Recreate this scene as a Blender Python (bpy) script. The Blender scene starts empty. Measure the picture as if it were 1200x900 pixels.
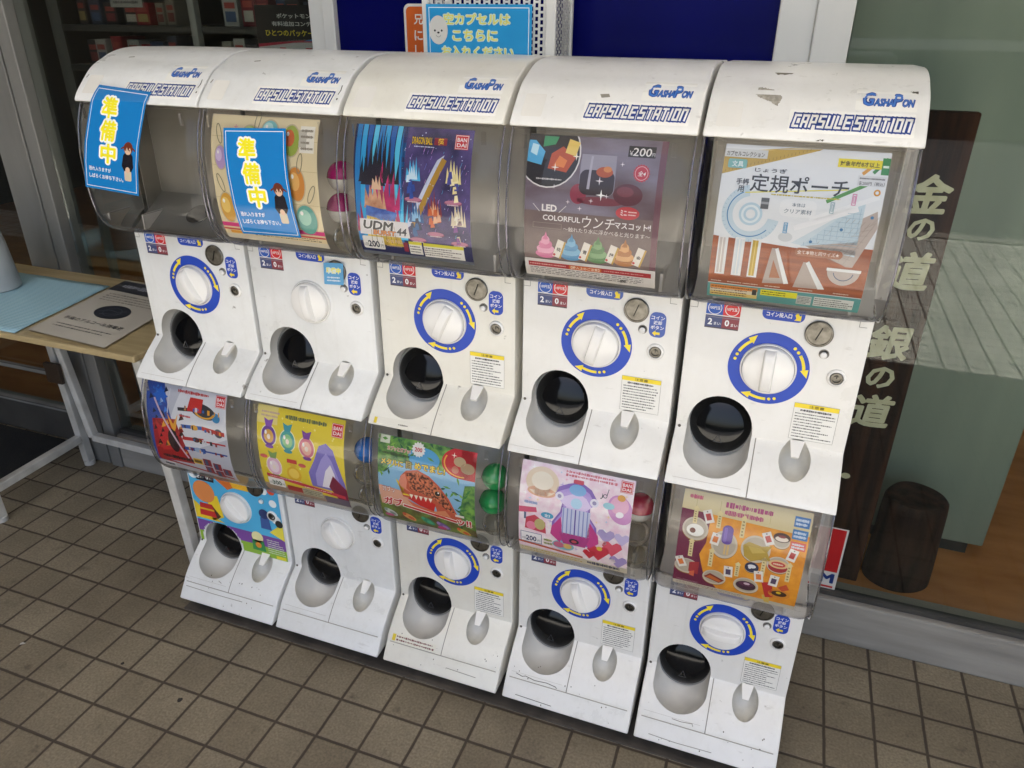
import bpy, bmesh, math, random
from mathutils import Vector, Matrix
random.seed(7)
C = bpy.context.scene
COL = C.collection
R = math.radians

# ------------------------------------------------------------------ camera
cam_d = bpy.data.cameras.new('camera'); cam = bpy.data.objects.new('camera', cam_d); COL.objects.link(cam)
yaw, pit, rol = 0.348, -0.4575, 0.0084
fw = Vector((-math.sin(yaw)*math.cos(pit), math.cos(yaw)*math.cos(pit), math.sin(pit)))
r0 = Vector((math.cos(yaw), math.sin(yaw), 0)); u0 = r0.cross(fw)
rt = r0*math.cos(rol)+u0*math.sin(rol); up = u0*math.cos(rol)-r0*math.sin(rol)
m = Matrix((rt, up, -fw)).transposed().to_4x4(); m.translation = Vector((-0.0151, -1.3358, 1.5349))
cam.matrix_world = m
cam_d.sensor_width = 36; cam_d.lens = 879.4/1200*36; cam_d.clip_start = 0.02; cam_d.clip_end = 500
C.camera = cam

# ------------------------------------------------------------------ light
SUN_EL, SUN_AZ = 74, 200            # elevation, azimuth the light comes from (deg, 180 = straight from -y)
w = bpy.data.worlds.new('World'); C.world = w; w.use_nodes = True
nt = w.node_tree; bg = nt.nodes['Background']; sky = nt.nodes.new('ShaderNodeTexSky')
sky.sky_type = 'NISHITA'; sky.sun_disc = False; sky.sun_elevation = R(SUN_EL); sky.sun_rotation = R(SUN_AZ)
sky.dust_density = 4; sky.air_density = 1.0; sky.ozone_density = 0.6
nt.links.new(sky.outputs[0], bg.inputs[0]); bg.inputs[1].default_value = 0.08
sd = bpy.data.lights.new('sun', 'SUN'); sd.energy = 5.0; sd.angle = R(0.5); sd.color = (1, .965, .92)
so = bpy.data.objects.new('sun', sd); COL.objects.link(so)
az = R(SUN_AZ); el = R(SUN_EL)
sdir = Vector((math.sin(az)*math.cos(el), math.cos(az)*math.cos(el), math.sin(el)))
so.rotation_euler = sdir.to_track_quat('Z', 'Y').to_euler(); so.location = (0, -6, 8)
C.view_settings.view_transform = 'Standard'; C.view_settings.look = 'None'
C.view_settings.exposure = 2.25; C.view_settings.gamma = 1; C.view_settings.use_curve_mapping = False
C.cycles.max_bounces = 12; C.cycles.transparent_max_bounces = 24; C.cycles.diffuse_bounces = 6
C.cycles.caustics_reflective = False; C.cycles.caustics_refractive = False
C.cycles.use_denoising = True

# ------------------------------------------------------------------ materials
def lin(h):
    h = h.lstrip('#'); o = []
    for k in (0, 2, 4):
        v = int(h[k:k+2], 16)/255
        o.append(v/12.92 if v <= .04045 else ((v+.055)/1.055)**2.4)
    return (*o, 1)
_M = {}
def P(name):
    mt = bpy.data.materials.new(name); mt.use_nodes = True
    n = mt.node_tree; return mt, n, n.nodes['Principled BSDF']
def mat(h, rough=.45, metal=0, spec=.5, name=None):
    k = (h, rough, metal, spec)
    if k not in _M:
        mt, n, b = P(name or 'paint_'+h.strip('#'))
        b.inputs['Base Color'].default_value = lin(h); b.inputs['Roughness'].default_value = rough
        b.inputs['Metallic'].default_value = metal; b.inputs['Specular IOR Level'].default_value = spec
        _M[k] = mt
    return _M[k]
def noisy(name, h1, h2, scale=8, rough=.4, rough2=None, bump=0, detail=6, lo=.35, hi=.65, spec=.5, stretch=(1,1,1), bscale=None, metal=0):
    """two colours mixed by object-space noise, with an optional fine bump"""
    mt, n, b = P(name); L = n.links
    tc = n.nodes.new('ShaderNodeTexCoord'); mp = n.nodes.new('ShaderNodeMapping'); mp.inputs['Scale'].default_value = stretch
    no = n.nodes.new('ShaderNodeTexNoise'); no.inputs['Scale'].default_value = scale; no.inputs['Detail'].default_value = detail
    cr = n.nodes.new('ShaderNodeValToRGB'); e = cr.color_ramp.elements
    e[0].position = lo; e[1].position = hi; e[0].color = lin(h1); e[1].color = lin(h2)
    L.new(tc.outputs['Object'], mp.inputs[0]); L.new(mp.outputs[0], no.inputs['Vector']); L.new(no.outputs[0], cr.inputs[0]); L.new(cr.outputs[0], b.inputs['Base Color'])
    b.inputs['Roughness'].default_value = rough; b.inputs['Specular IOR Level'].default_value = spec; b.inputs['Metallic'].default_value = metal
    if rough2 is not None:
        mr = n.nodes.new('ShaderNodeMapRange'); mr.inputs['To Min'].default_value = rough; mr.inputs['To Max'].default_value = rough2
        L.new(no.outputs[0], mr.inputs[0]); L.new(mr.outputs[0], b.inputs['Roughness'])
    if bump:
        n2 = n.nodes.new('ShaderNodeTexNoise'); n2.inputs['Scale'].default_value = bscale or scale*6; n2.inputs['Detail'].default_value = 4
        L.new(mp.outputs[0], n2.inputs['Vector'])
        bp = n.nodes.new('ShaderNodeBump'); bp.inputs['Strength'].default_value = bump; bp.inputs['Distance'].default_value = .002
        L.new(n2.outputs[0], bp.inputs['Height']); L.new(bp.outputs[0], b.inputs['Normal'])
    return mt
def plastic(name, base, dirt):
    """moulded white plastic: faint yellowing, small grime specks and a slight orange-peel bump"""
    mt, n, b = P(name); L = n.links
    tc = n.nodes.new('ShaderNodeTexCoord')
    oi = n.nodes.new('ShaderNodeObjectInfo'); va = n.nodes.new('ShaderNodeVectorMath'); va.operation = 'ADD'
    sc = n.nodes.new('ShaderNodeVectorMath'); sc.operation = 'SCALE'; sc.inputs['Scale'].default_value = 1.0
    L.new(oi.outputs['Location'], sc.inputs[0]); L.new(tc.outputs['Object'], va.inputs[0]); L.new(sc.outputs[0], va.inputs[1])
    n1 = n.nodes.new('ShaderNodeTexNoise'); n1.inputs['Scale'].default_value = 5; n1.inputs['Detail'].default_value = 8; n1.inputs['Roughness'].default_value = .7
    r1 = n.nodes.new('ShaderNodeValToRGB'); e = r1.color_ramp.elements; e[0].position = .30; e[1].position = .62; e[0].color = lin(dirt); e[1].color = lin(base)
    n2 = n.nodes.new('ShaderNodeTexNoise'); n2.inputs['Scale'].default_value = 38; n2.inputs['Detail'].default_value = 5
    r2 = n.nodes.new('ShaderNodeValToRGB'); e = r2.color_ramp.elements; e[0].position = .71; e[1].position = .76; e[0].color = (0,0,0,1); e[1].color = (.7,.7,.7,1)
    mx = n.nodes.new('ShaderNodeMixRGB'); mx.inputs[2].default_value = lin('#6e675b')
    def streaks(scl, lo, hi, amt, col, src):
        mp = n.nodes.new('ShaderNodeMapping'); mp.inputs['Scale'].default_value = scl; L.new(va.outputs[0], mp.inputs[0])
        ns = n.nodes.new('ShaderNodeTexNoise'); ns.inputs['Scale'].default_value = 1; ns.inputs['Detail'].default_value = 5; L.new(mp.outputs[0], ns.inputs['Vector'])
        rr_ = n.nodes.new('ShaderNodeValToRGB'); e_ = rr_.color_ramp.elements; e_[0].position = lo; e_[1].position = hi; e_[0].color = (0,0,0,1); e_[1].color = (amt,amt,amt,1); L.new(ns.outputs[0], rr_.inputs[0])
        mm = n.nodes.new('ShaderNodeMixRGB'); mm.inputs[2].default_value = lin(col); L.new(rr_.outputs[0], mm.inputs[0]); L.new(src, mm.inputs[1]); return mm.outputs[0]
    for q in (n1, n2): L.new(va.outputs[0], q.inputs['Vector'])
    L.new(n1.outputs[0], r1.inputs[0]); L.new(n2.outputs[0], r2.inputs[0]); L.new(r2.outputs[0], mx.inputs[0]); L.new(r1.outputs[0], mx.inputs[1]); L.new(streaks((26,26,90), .67, .75, .22, '#857c6e', streaks((70,70,5), .56, .74, .09, '#a89f8f', mx.outputs[0])), b.inputs['Base Color'])
    mr = n.nodes.new('ShaderNodeMapRange'); mr.inputs['To Min'].default_value = .22; mr.inputs['To Max'].default_value = .36
    L.new(n1.outputs[0], mr.inputs[0]); L.new(mr.outputs[0], b.inputs['Roughness'])
    n3 = n.nodes.new('ShaderNodeTexNoise'); n3.inputs['Scale'].default_value = 300
    bp = n.nodes.new('ShaderNodeBump'); bp.inputs['Strength'].default_value = .06; bp.inputs['Distance'].default_value = .001
    L.new(va.outputs[0], n3.inputs['Vector']); L.new(n3.outputs[0], bp.inputs['Height']); L.new(bp.outputs[0], b.inputs['Normal'])
    return mt
def clear(name, tint, edge, haze=.05, rough=.03, ior=1.45, gloss=1.0):
    """thin clear sheet: tinted transparency, a coat of Fresnel gloss, a little surface haze, denser at grazing angles like a real sheet"""
    mt = bpy.data.materials.new(name); mt.use_nodes = True; n = mt.node_tree; L = n.links
    for q in list(n.nodes): n.nodes.remove(q)
    out = n.nodes.new('ShaderNodeOutputMaterial')
    lw = n.nodes.new('ShaderNodeLayerWeight'); lw.inputs[0].default_value = .35
    pw = n.nodes.new('ShaderNodeMath'); pw.operation = 'POWER'; pw.inputs[1].default_value = 4; L.new(lw.outputs['Facing'], pw.inputs[0])
    mc = n.nodes.new('ShaderNodeMixRGB'); mc.inputs[1].default_value = lin(tint); mc.inputs[2].default_value = lin(edge); L.new(pw.outputs[0], mc.inputs[0])
    tr = n.nodes.new('ShaderNodeBsdfTransparent'); L.new(mc.outputs[0], tr.inputs[0])
    df = n.nodes.new('ShaderNodeBsdfDiffuse'); df.inputs[0].default_value = lin('#cfcbc2')
    m1 = n.nodes.new('ShaderNodeMixShader'); m1.inputs[0].default_value = haze; L.new(tr.outputs[0], m1.inputs[1]); L.new(df.outputs[0], m1.inputs[2])
    fr = n.nodes.new('ShaderNodeFresnel'); fr.inputs[0].default_value = ior
    ml = n.nodes.new('ShaderNodeMath'); ml.operation = 'MULTIPLY'; ml.inputs[1].default_value = gloss; ml.use_clamp = True; L.new(fr.outputs[0], ml.inputs[0])
    gl = n.nodes.new('ShaderNodeBsdfGlossy'); gl.inputs['Roughness'].default_value = rough; gl.inputs[0].default_value = (1,1,1,1)
    m2 = n.nodes.new('ShaderNodeMixShader'); L.new(ml.outputs[0], m2.inputs[0]); L.new(m1.outputs[0], m2.inputs[1]); L.new(gl.outputs[0], m2.inputs[2])
    L.new(m2.outputs[0], out.inputs[0]); return mt
def math_node(n, op, a, b=None):
    q = n.nodes.new('ShaderNodeMath'); q.operation = op
    for i, v in enumerate((a, b)):
        if v is None: continue
        if isinstance(v, (int, float)): q.inputs[i].default_value = v
        else: n.links.new(v, q.inputs[i])
    return q.outputs[0]
def tile_material(name, x0, y0, pitch, grout, tones, grout_h):
    mt, n, b = P(name); L = n.links
    tc = n.nodes.new('ShaderNodeTexCoord'); sp = n.nodes.new('ShaderNodeSeparateXYZ'); L.new(tc.outputs['Object'], sp.inputs[0])
    wob = n.nodes.new('ShaderNodeTexNoise'); wob.inputs['Scale'].default_value = 26; wob.inputs['Detail'].default_value = 3; L.new(tc.outputs['Object'], wob.inputs['Vector'])
    w_ = math_node(n, 'MULTIPLY', math_node(n, 'SUBTRACT', wob.outputs[0], .5), .020)
    gx = math_node(n, 'DIVIDE', math_node(n, 'SUBTRACT', sp.outputs[0], x0), pitch); gy = math_node(n, 'DIVIDE', math_node(n, 'SUBTRACT', sp.outputs[1], y0), pitch)
    def edge(g):
        f = math_node(n, 'FRACT', math_node(n, 'ADD', g, w_)); return math_node(n, 'MINIMUM', f, math_node(n, 'SUBTRACT', 1.0, f))
    d = math_node(n, 'MINIMUM', edge(gx), edge(gy))
    mr = n.nodes.new('ShaderNodeMapRange'); mr.interpolation_type = 'SMOOTHSTEP'; mr.inputs['From Min'].default_value = grout/2/pitch*.75; mr.inputs['From Max'].default_value = grout/2/pitch*1.5
    L.new(d, mr.inputs[0]); mask = mr.outputs[0]
    cx = n.nodes.new('ShaderNodeCombineXYZ'); L.new(math_node(n, 'FLOOR', gx), cx.inputs[0]); L.new(math_node(n, 'FLOOR', gy), cx.inputs[1])
    wn = n.nodes.new('ShaderNodeTexWhiteNoise'); L.new(cx.outputs[0], wn.inputs['Vector'])
    cr = n.nodes.new('ShaderNodeValToRGB'); e = cr.color_ramp.elements; e[0].color = lin(tones[0]); e[1].color = lin(tones[1]); L.new(wn.outputs[0], cr.inputs[0])
    st = n.nodes.new('ShaderNodeTexNoise'); st.inputs['Scale'].default_value = 3.2; st.inputs['Detail'].default_value = 9; st.inputs['Roughness'].default_value = .68; L.new(tc.outputs['Object'], st.inputs['Vector'])
    r2 = n.nodes.new('ShaderNodeValToRGB'); e = r2.color_ramp.elements; e[0].position = .34; e[1].position = .62; e[0].color = (.72,.70,.68,1); e[1].color = (1.05,1.04,1.0,1); L.new(st.outputs[0], r2.inputs[0])
    fine = n.nodes.new('ShaderNodeTexNoise'); fine.inputs['Scale'].default_value = 170; fine.inputs['Detail'].default_value = 4; L.new(tc.outputs['Object'], fine.inputs['Vector'])
    r3 = n.nodes.new('ShaderNodeValToRGB'); e = r3.color_ramp.elements; e[0].position = .3; e[1].position = .7; e[0].color = (.74,.74,.74,1); e[1].color = (1.22,1.22,1.22,1); L.new(fine.outputs[0], r3.inputs[0])
    blot = n.nodes.new('ShaderNodeTexNoise'); blot.inputs['Scale'].default_value = 17; blot.inputs['Detail'].default_value = 6; L.new(tc.outputs['Object'], blot.inputs['Vector'])
    r4 = n.nodes.new('ShaderNodeValToRGB'); e = r4.color_ramp.elements; e[0].position = .26; e[1].position = .37; e[0].color = (.60,.58,.56,1); e[1].color = (1,1,1,1); L.new(blot.outputs[0], r4.inputs[0])
    def mul(a, bb):
        q = n.nodes.new('ShaderNodeMixRGB'); q.blend_type = 'MULTIPLY'; q.inputs[0].default_value = 1; L.new(a, q.inputs[1]); L.new(bb, q.inputs[2]); return q.outputs[0]
    til = mul(mul(mul(cr.outputs[0], r2.outputs[0]), r3.outputs[0]), r4.outputs[0])
    gr = n.nodes.new('ShaderNodeMixRGB'); L.new(st.outputs[0], gr.inputs[0]); gr.inputs[1].default_value = lin(grout_h); gr.inputs[2].default_value = lin('#50463b')
    mx = n.nodes.new('ShaderNodeMixRGB'); L.new(mask, mx.inputs[0]); L.new(gr.outputs[0], mx.inputs[1]); L.new(til, mx.inputs[2]); L.new(mx.outputs[0], b.inputs['Base Color'])
    rr = n.nodes.new('ShaderNodeMapRange'); rr.inputs['To Min'].default_value = .8; rr.inputs['To Max'].default_value = .52; L.new(mask, rr.inputs[0]); L.new(rr.outputs[0], b.inputs['Roughness'])
    h = math_node(n, 'ADD', math_node(n, 'MULTIPLY', mask, 1.0), math_node(n, 'MULTIPLY', fine.outputs[0], .12))
    bp = n.nodes.new('ShaderNodeBump'); bp.inputs['Strength'].default_value = .7; bp.inputs['Distance'].default_value = .002; L.new(h, bp.inputs['Height']); L.new(bp.outputs[0], b.inputs['Normal'])
    b.inputs['Specular IOR Level'].default_value = .35
    return mt

M = {}
M['white'] = [plastic('white_plastic', '#e8e6e2', '#dfdcd5'), plastic('cream_plastic', '#e5e2d8', '#dbd6c9'), plastic('cool_white_plastic', '#e6e6e4', '#d8d7d3')]
M['liner'] = noisy('chute_liner', '#c6c3bd', '#d2cfc9', 12, .28)
M['cup'] = noisy('cup_liner', '#bfbcb4', '#cfccc4', 30, .28)
M['flap'] = mat('#0b0c0e', .10, 0, .35, 'smoked_black')
M['knob'] = mat('#ece9e4', .22, 0, .5, 'knob_white')
M['window'] = clear('clear_plastic', '#fcfbfa', '#a29eba', .004, .015, 1.42, .68)
M['glass'] = clear('shop_glass', '#eff2ef', '#b5c4ba', .0, .012, 1.52, .40)
M['steel'] = noisy('brushed_steel', '#5c5953', '#7d7a73', 60, .36, metal=1)
M['dark'] = mat('#15130f', .5, 0, .4, 'dark_slit')
M['seam'] = mat('#5f5a52', .7, 0, .2, 'seam_grey')
M['hopper'] = noisy('hopper_plastic', '#dad6cc', '#e6e2d9', 9, .4)
M['alu'] = noisy('aged_aluminium', '#7d7b77', '#96948f', 5, .42, .55, stretch=(1,1,.15), metal=.35)
M['alu_dark'] = noisy('dark_aluminium', '#3f3d3a', '#57544f', 5, .45, metal=.3)
M['frame_white'] = noisy('white_frame_paint', '#c9c8c2', '#dcdbd6', 4, .4, stretch=(1,1,.2))
M['navy'] = noisy('navy_panel', '#04074a', '#070b5e', 2, .22, spec=.12)
M['kerb'] = noisy('kerb_concrete', '#7d7972', '#9a958c', 9, .8, bump=.4, bscale=150, stretch=(.25,1,2))
M['tile'] = tile_material('brown_paving_tile', 0.2680, 0.2235, 0.113, .0060, ('#7a705f', '#8a806e'), '#3e362e')
M['pale_tile'] = tile_material('sunlit_tone_tile', 0.2680, 0.2235, 0.113, .010, ('#bfbcb4', '#cbc8c0'), '#5a5852')  # outer tiles paled: sunlight and bounce are put into their colour
M['asphalt'] = noisy('asphalt', '#37373a', '#48484a', 40, .85, bump=.5)
M['canopy'] = noisy('canopy_soffit', '#dfddd8', '#e8e6e1', 2, .6)
M['int_floor'] = noisy('brown_shop_floor', '#b8743a', '#cf8a4c', 6, .45, bump=.1, stretch=(1,3,1))
M['int_wall'] = mat('#4a443d', .8, 0, .2, 'dim_shop_wall')
M['green'] = noisy('grey_green_paint', '#828b7e', '#939b8c', 3, .4, stretch=(2,1,.3))
M['plank'] = noisy('dark_stained_plank', '#22120d', '#4a2c1e', 7, .6, spec=.15, bump=.3, stretch=(6,6,.5))
M['stump'] = noisy('dark_log', '#1a0f0b', '#3c261b', 9, .65, spec=.12, bump=.5, stretch=(4,4,.6))
M['gold'] = noisy('aged_gold_paint', '#d8cda8', '#eae2c4', 30, .5)
M['granite'] = noisy('grey_granite', '#7c7a74', '#c6c3ba', 160, .35)
M['wood'] = noisy('oak_tabletop', '#94825e', '#ac9a74', 5, .35, stretch=(.7,9,1), bump=.08)
M['leg'] = noisy('white_steel_tube', '#b9b5ad', '#d2cfc8', 14, .4)
M['cloth'] = None
M['paper'] = mat('#c6bfb2', .07, 0, .5, 'laminated_paper')
M['rubber'] = mat('#121212', .6, 0, .3, 'black_rubber')
M['mat'] = noisy('black_mat', '#0a0a0a', '#151413', 120, .95, bump=.8, bscale=300)
M['sign_blue'] = mat('#1a79be', .22, 0, .5)
M['mesh_white'] = mat('#dedcd6', .4)

def cloth_mat():
    mt, n, b = P('blue_waffle_cloth'); L = n.links
    tc = n.nodes.new('ShaderNodeTexCoord'); sp = n.nodes.new('ShaderNodeSeparateXYZ'); L.new(tc.outputs['Object'], sp.inputs[0])
    s = [math_node(n, 'SINE', math_node(n, 'MULTIPLY', sp.outputs[i], 2*math.pi/.0085)) for i in (0, 1)]
    h = math_node(n, 'MULTIPLY', math_node(n, 'ADD', s[0], s[1]), .5)
    cr = n.nodes.new('ShaderNodeValToRGB'); e = cr.color_ramp.elements; e[0].color = lin('#6fa3b8'); e[1].color = lin('#b4d3dc'); e[0].position = .0; e[1].position = .8
    L.new(math_node(n, 'ADD', math_node(n, 'MULTIPLY', h, .5), .5), cr.inputs[0]); L.new(cr.outputs[0], b.inputs['Base Color']); b.inputs['Roughness'].default_value = .85
    bp = n.nodes.new('ShaderNodeBump'); bp.inputs['Strength'].default_value = .5; bp.inputs['Distance'].default_value = .002; L.new(h, bp.inputs['Height']); L.new(bp.outputs[0], b.inputs['Normal'])
    return mt
M['cloth'] = cloth_mat()

# ------------------------------------------------------------------ mesh helpers
def link_mesh(name, me, parent=None):
    o = bpy.data.objects.new(name, me); COL.objects.link(o)
    if parent is not None: o.parent = parent
    return o
class MB:
    def __init__(s): s.v = []; s.f = []; s.mi = []; s.ms = []
    def m(s, mt):
        if mt not in s.ms: s.ms.append(mt)
        return s.ms.index(mt)
    def add(s, vs, fs, mt):
        b = len(s.v); s.v += [tuple(q) for q in vs]; k = s.m(mt)
        for f in fs: s.f.append(tuple(i+b for i in f)); s.mi.append(k)
    def box(s, x0, x1, y0, y1, z0, z1, mt):
        s.add([(x0,y0,z0),(x1,y0,z0),(x1,y1,z0),(x0,y1,z0),(x0,y0,z1),(x1,y0,z1),(x1,y1,z1),(x0,y1,z1)],
              [(0,3,2,1),(4,5,6,7),(0,1,5,4),(1,2,6,5),(2,3,7,6),(3,0,4,7)], mt)
    def lathe(s, prof, origin, axis, mt, n=32):
        """prof = [(radius, distance along axis)]"""
        ax = Vector(axis).normalized(); a = ax.orthogonal().normalized(); b = ax.cross(a); o = Vector(origin)
        vs = []; fs = []
        for r, h in prof:
            for k in range(n):
                t = 2*math.pi*k/n; vs.append(o+ax*h+(a*math.cos(t)+b*math.sin(t))*r)
        for i in range(len(prof)-1):
            for k in range(n):
                fs.append((i*n+k, i*n+(k+1) % n, (i+1)*n+(k+1) % n, (i+1)*n+k))
        if prof[0][0] > 1e-6: fs.append(tuple(range(n-1, -1, -1)))
        if prof[-1][0] > 1e-6: fs.append(tuple((len(prof)-1)*n+k for k in range(n)))
        s.add(vs, fs, mt)
    def bar(s, p, q, wx, wy, mt):
        """rectangular bar from p to q"""
        p = Vector(p); q = Vector(q); d = (q-p).normalized(); a = d.cross(Vector((0,0,1)))
        a = Vector((1,0,0)) if a.length < 1e-3 else a.normalized(); b = d.cross(a).normalized()
        vs = []
        for c in (p, q):
            for i, j in ((-1,-1),(1,-1),(1,1),(-1,1)): vs.append(c+a*i*wx/2+b*j*wy/2)
        s.add(vs, [(0,3,2,1),(4,5,6,7),(0,1,5,4),(1,2,6,5),(2,3,7,6),(3,0,4,7)], mt)
    def mesh(s, name, bevel=0, smooth=None, seg=2):
        me = bpy.data.meshes.new(name); me.from_pydata(s.v, [], s.f)
        for q in s.ms: me.materials.append(q)
        for i, p in enumerate(me.polygons): p.material_index = s.mi[i]
        bm = bmesh.new(); bm.from_mesh(me)
        bmesh.ops.remove_doubles(bm, verts=bm.verts, dist=1e-6)
        bmesh.ops.recalc_face_normals(bm, faces=bm.faces)
        if bevel:
            es = [e for e in bm.edges if len(e.link_faces) == 2 and e.calc_face_angle(0) > R(35)]
            bmesh.ops.bevel(bm, geom=es, offset=bevel, segments=seg, affect='EDGES', profile=.5, clamp_overlap=True)
        bm.to_mesh(me); bm.free()
        if smooth is not None: shade(me, smooth)
        return me
    def build(s, name, parent=None, bevel=0, smooth=None, seg=2):
        return link_mesh(name, s.mesh(name, bevel, smooth, seg), parent)
def shade(me, ang=35):
    for p in me.polygons: p.use_smooth = True
    me.set_sharp_from_angle(angle=R(ang))
def thing(name, label, cat, loc=(0,0,0), group=None, rz=0):
    o = bpy.data.objects.new(name, None); COL.objects.link(o); o.location = loc; o.rotation_euler.z = rz; o.empty_display_size = .05
    return tag(o, label, cat, group)
def tag(o, label, cat, group=None):
    o['label'] = label; o['category'] = cat
    if group: o['group'] = group
    return o
def struct(o): o['kind'] = 'structure'; return o

# ---- flat printed matter: 2-D shapes in (u, v), stacked in thin layers, then laid on a surface
_T = {}
def text_mesh(body, bold):
    k = (body, bold)
    if k not in _T:
        cu = bpy.data.curves.new('t', 'FONT'); cu.body = body; cu.size = 1; cu.resolution_u = 2; cu.offset = bold; cu.align_x = 'LEFT'
        ob = bpy.data.objects.new('t', cu); COL.objects.link(ob)
        dg = bpy.context.evaluated_depsgraph_get(); me = ob.evaluated_get(dg).to_mesh()
        vs = [(v.co.x, v.co.y) for v in me.vertices]; fs = [tuple(p.vertices) for p in me.polygons]
        ob.evaluated_get(dg).to_mesh_clear(); bpy.data.objects.remove(ob); bpy.data.curves.remove(cu)
        xs = [q[0] for q in vs] or [0]; ys = [q[1] for q in vs] or [0]
        _T[k] = (vs, fs, min(xs), max(xs), min(ys), max(ys))
    return _T[k]
class Print:
    def __init__(s, W=1, H=1, sc=1.0):
        s.v = []; s.f = []; s.mi = []; s.ms = []; s.W = W; s.H = H; s.sc = sc
    def add(s, pts, fs, mt, L):
        if isinstance(mt, str): mt = mat(mt, .42)
        if mt not in s.ms: s.ms.append(mt)
        b = len(s.v); s.v += [(p[0], L, p[1]) for p in pts]
        for f in fs: s.f.append(tuple(i+b for i in f)); s.mi.append(s.ms.index(mt))
    def poly(s, pts, mt, L=1): s.add(pts, [tuple(range(len(pts)))], mt, L)
    def rect(s, x0, y0, x1, y1, mt, L=1): s.poly([(x0,y0),(x1,y0),(x1,y1),(x0,y1)], mt, L)
    def rrect(s, x0, y0, x1, y1, r, mt, L=1, corners=(1,1,1,1), n=6):
        pts = []
        for i, (cx, cy, a0) in enumerate(((x1-r,y1-r,0),(x0+r,y1-r,90),(x0+r,y0+r,180),(x1-r,y0+r,270))):
            if not corners[i]: pts.append(((x1,y1),(x0,y1),(x0,y0),(x1,y0))[i]); continue
            for k in range(n+1): t = R(a0+90*k/n); pts.append((cx+r*math.cos(t), cy+r*math.sin(t)))
        s.poly(pts, mt, L)
    def frame(s, x0, y0, x1, y1, t, mt, L=1):
        s.rect(x0,y0,x1,y0+t,mt,L); s.rect(x0,y1-t,x1,y1,mt,L); s.rect(x0,y0+t,x0+t,y1-t,mt,L); s.rect(x1-t,y0+t,x1,y1-t,mt,L)
    def disc(s, cx, cy, r, mt, L=1, ry=None, n=28, rot=0):
        ry = ry or r; c, q = math.cos(rot), math.sin(rot)
        s.poly([(cx+r*math.cos(2*math.pi*k/n)*c-ry*math.sin(2*math.pi*k/n)*q, cy+r*math.cos(2*math.pi*k/n)*q+ry*math.sin(2*math.pi*k/n)*c) for k in range(n)], mt, L)
    def ring(s, cx, cy, r0, r1, mt, L=1, a0=0, a1=360, n=40, k=1.0):
        pts = []; fs = []
        for i in range(n+1):
            t = R(a0+(a1-a0)*i/n); pts += [(cx+r0*math.cos(t), cy+r0*k*math.sin(t)), (cx+r1*math.cos(t), cy+r1*k*math.sin(t))]
            if i: fs.append((2*i-2, 2*i-1, 2*i+1, 2*i))
        s.add(pts, fs, mt, L)
    def line(s, pts, wd, mt, L=1):
        for (a, b), (c, d) in zip(pts[:-1], pts[1:]):
            l = math.hypot(c-a, d-b) or 1; nx, ny = -(d-b)/l*wd/2, (c-a)/l*wd/2; ex, ey = (c-a)/l*wd/2, (d-b)/l*wd/2
            s.poly([(a-ex-nx,b-ey-ny),(c+ex-nx,d+ey-ny),(c+ex+nx,d+ey+ny),(a-ex+nx,b-ey+ny)], mt, L)
    def text(s, body, x, y, h, mt, L=2, bold=.0, al='L', rot=0, width=None, slant=0):
        """x, y = left (or centre) and bottom; h = height of the glyphs; width squeezes to fit"""
        if bold > .036:
            vs0, _, a_, b_, c_, d_ = text_mesh(body, 0); g = bold*.8; kk = h/(d_-c_+2*g)
            kx_ = kk if width is None else width/(b_-a_+2*g); dx0 = 0 if al == 'C' else g*kx_; co, si = math.cos(rot), math.sin(rot)
            for q in range(12):
                gx, gy = g*math.cos(q*math.pi/6)*kx_+dx0, g*(1+math.sin(q*math.pi/6))*kk
                s.text(body, x+gx*co-gy*si, y+gx*si+gy*co, kk*(d_-c_), mt, L+q*.04, 0, al, rot, kx_*(b_-a_), slant)
            return
        vs, fs, a, b, c, d = text_mesh(body, bold)
        if not vs: return
        k = h/(d-c); kx = k if width is None else width/(b-a)
        wd = (b-a)*kx; off = 0 if al == 'L' else -wd/2
        co, si = math.cos(rot), math.sin(rot); out = []
        for px, py in vs:
            U = (px-a)*kx+off+slant*(py-c)*k; V = (py-c)*k
            out.append((x+U*co-V*si, y+U*si+V*co))
        s.add(out, fs, mt, L)
    def otext(s, body, x, y, h, fill, edge, L=2, grow=.05, bold=.02, **kw):
        """text over a wider copy of itself"""
        a, b, c, d = text_mesh(body, 0)[2:]; wd = kw.get('width', None); al = kw.get('al', 'L'); ex = dict(rot=kw.get('rot',0), slant=kw.get('slant',0))
        k = h/(d-c+2*bold*.8); kx = k if wd is None else wd/(b-a+2*bold*.8); g = grow*.8
        s.text(body, x-(g*kx if al == 'L' else 0), y-g*k, h+2*g*k, edge, L, max(bold+grow, .037), al=al, width=kx*(b-a+2*(bold+grow)*.8), **ex)
        s.text(body, x, y, h, fill, L+1, bold, al=al, width=kx*(b-a+2*bold*.8), **ex)
    def micro(s, x0, y0, x1, y1, rows, mt, L=2, seed=1, fill=.5):
        """print too small to read in the photograph: broken strokes"""
        rr = random.Random(seed); dh = (y1-y0)/rows
        for i in range(rows):
            y = y1-(i+.5)*dh; x = x0; end = x1-(x1-x0)*rr.choice((0,.05,.3,.1))
            while x < end:
                l = (x1-x0)*rr.uniform(.01,.05); hh = dh*fill*rr.uniform(.5,1)
                s.rect(x, y-hh/2, min(x+l, end), y+hh/2, mt, L); x += l+(x1-x0)*rr.uniform(.004,.016)
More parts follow.
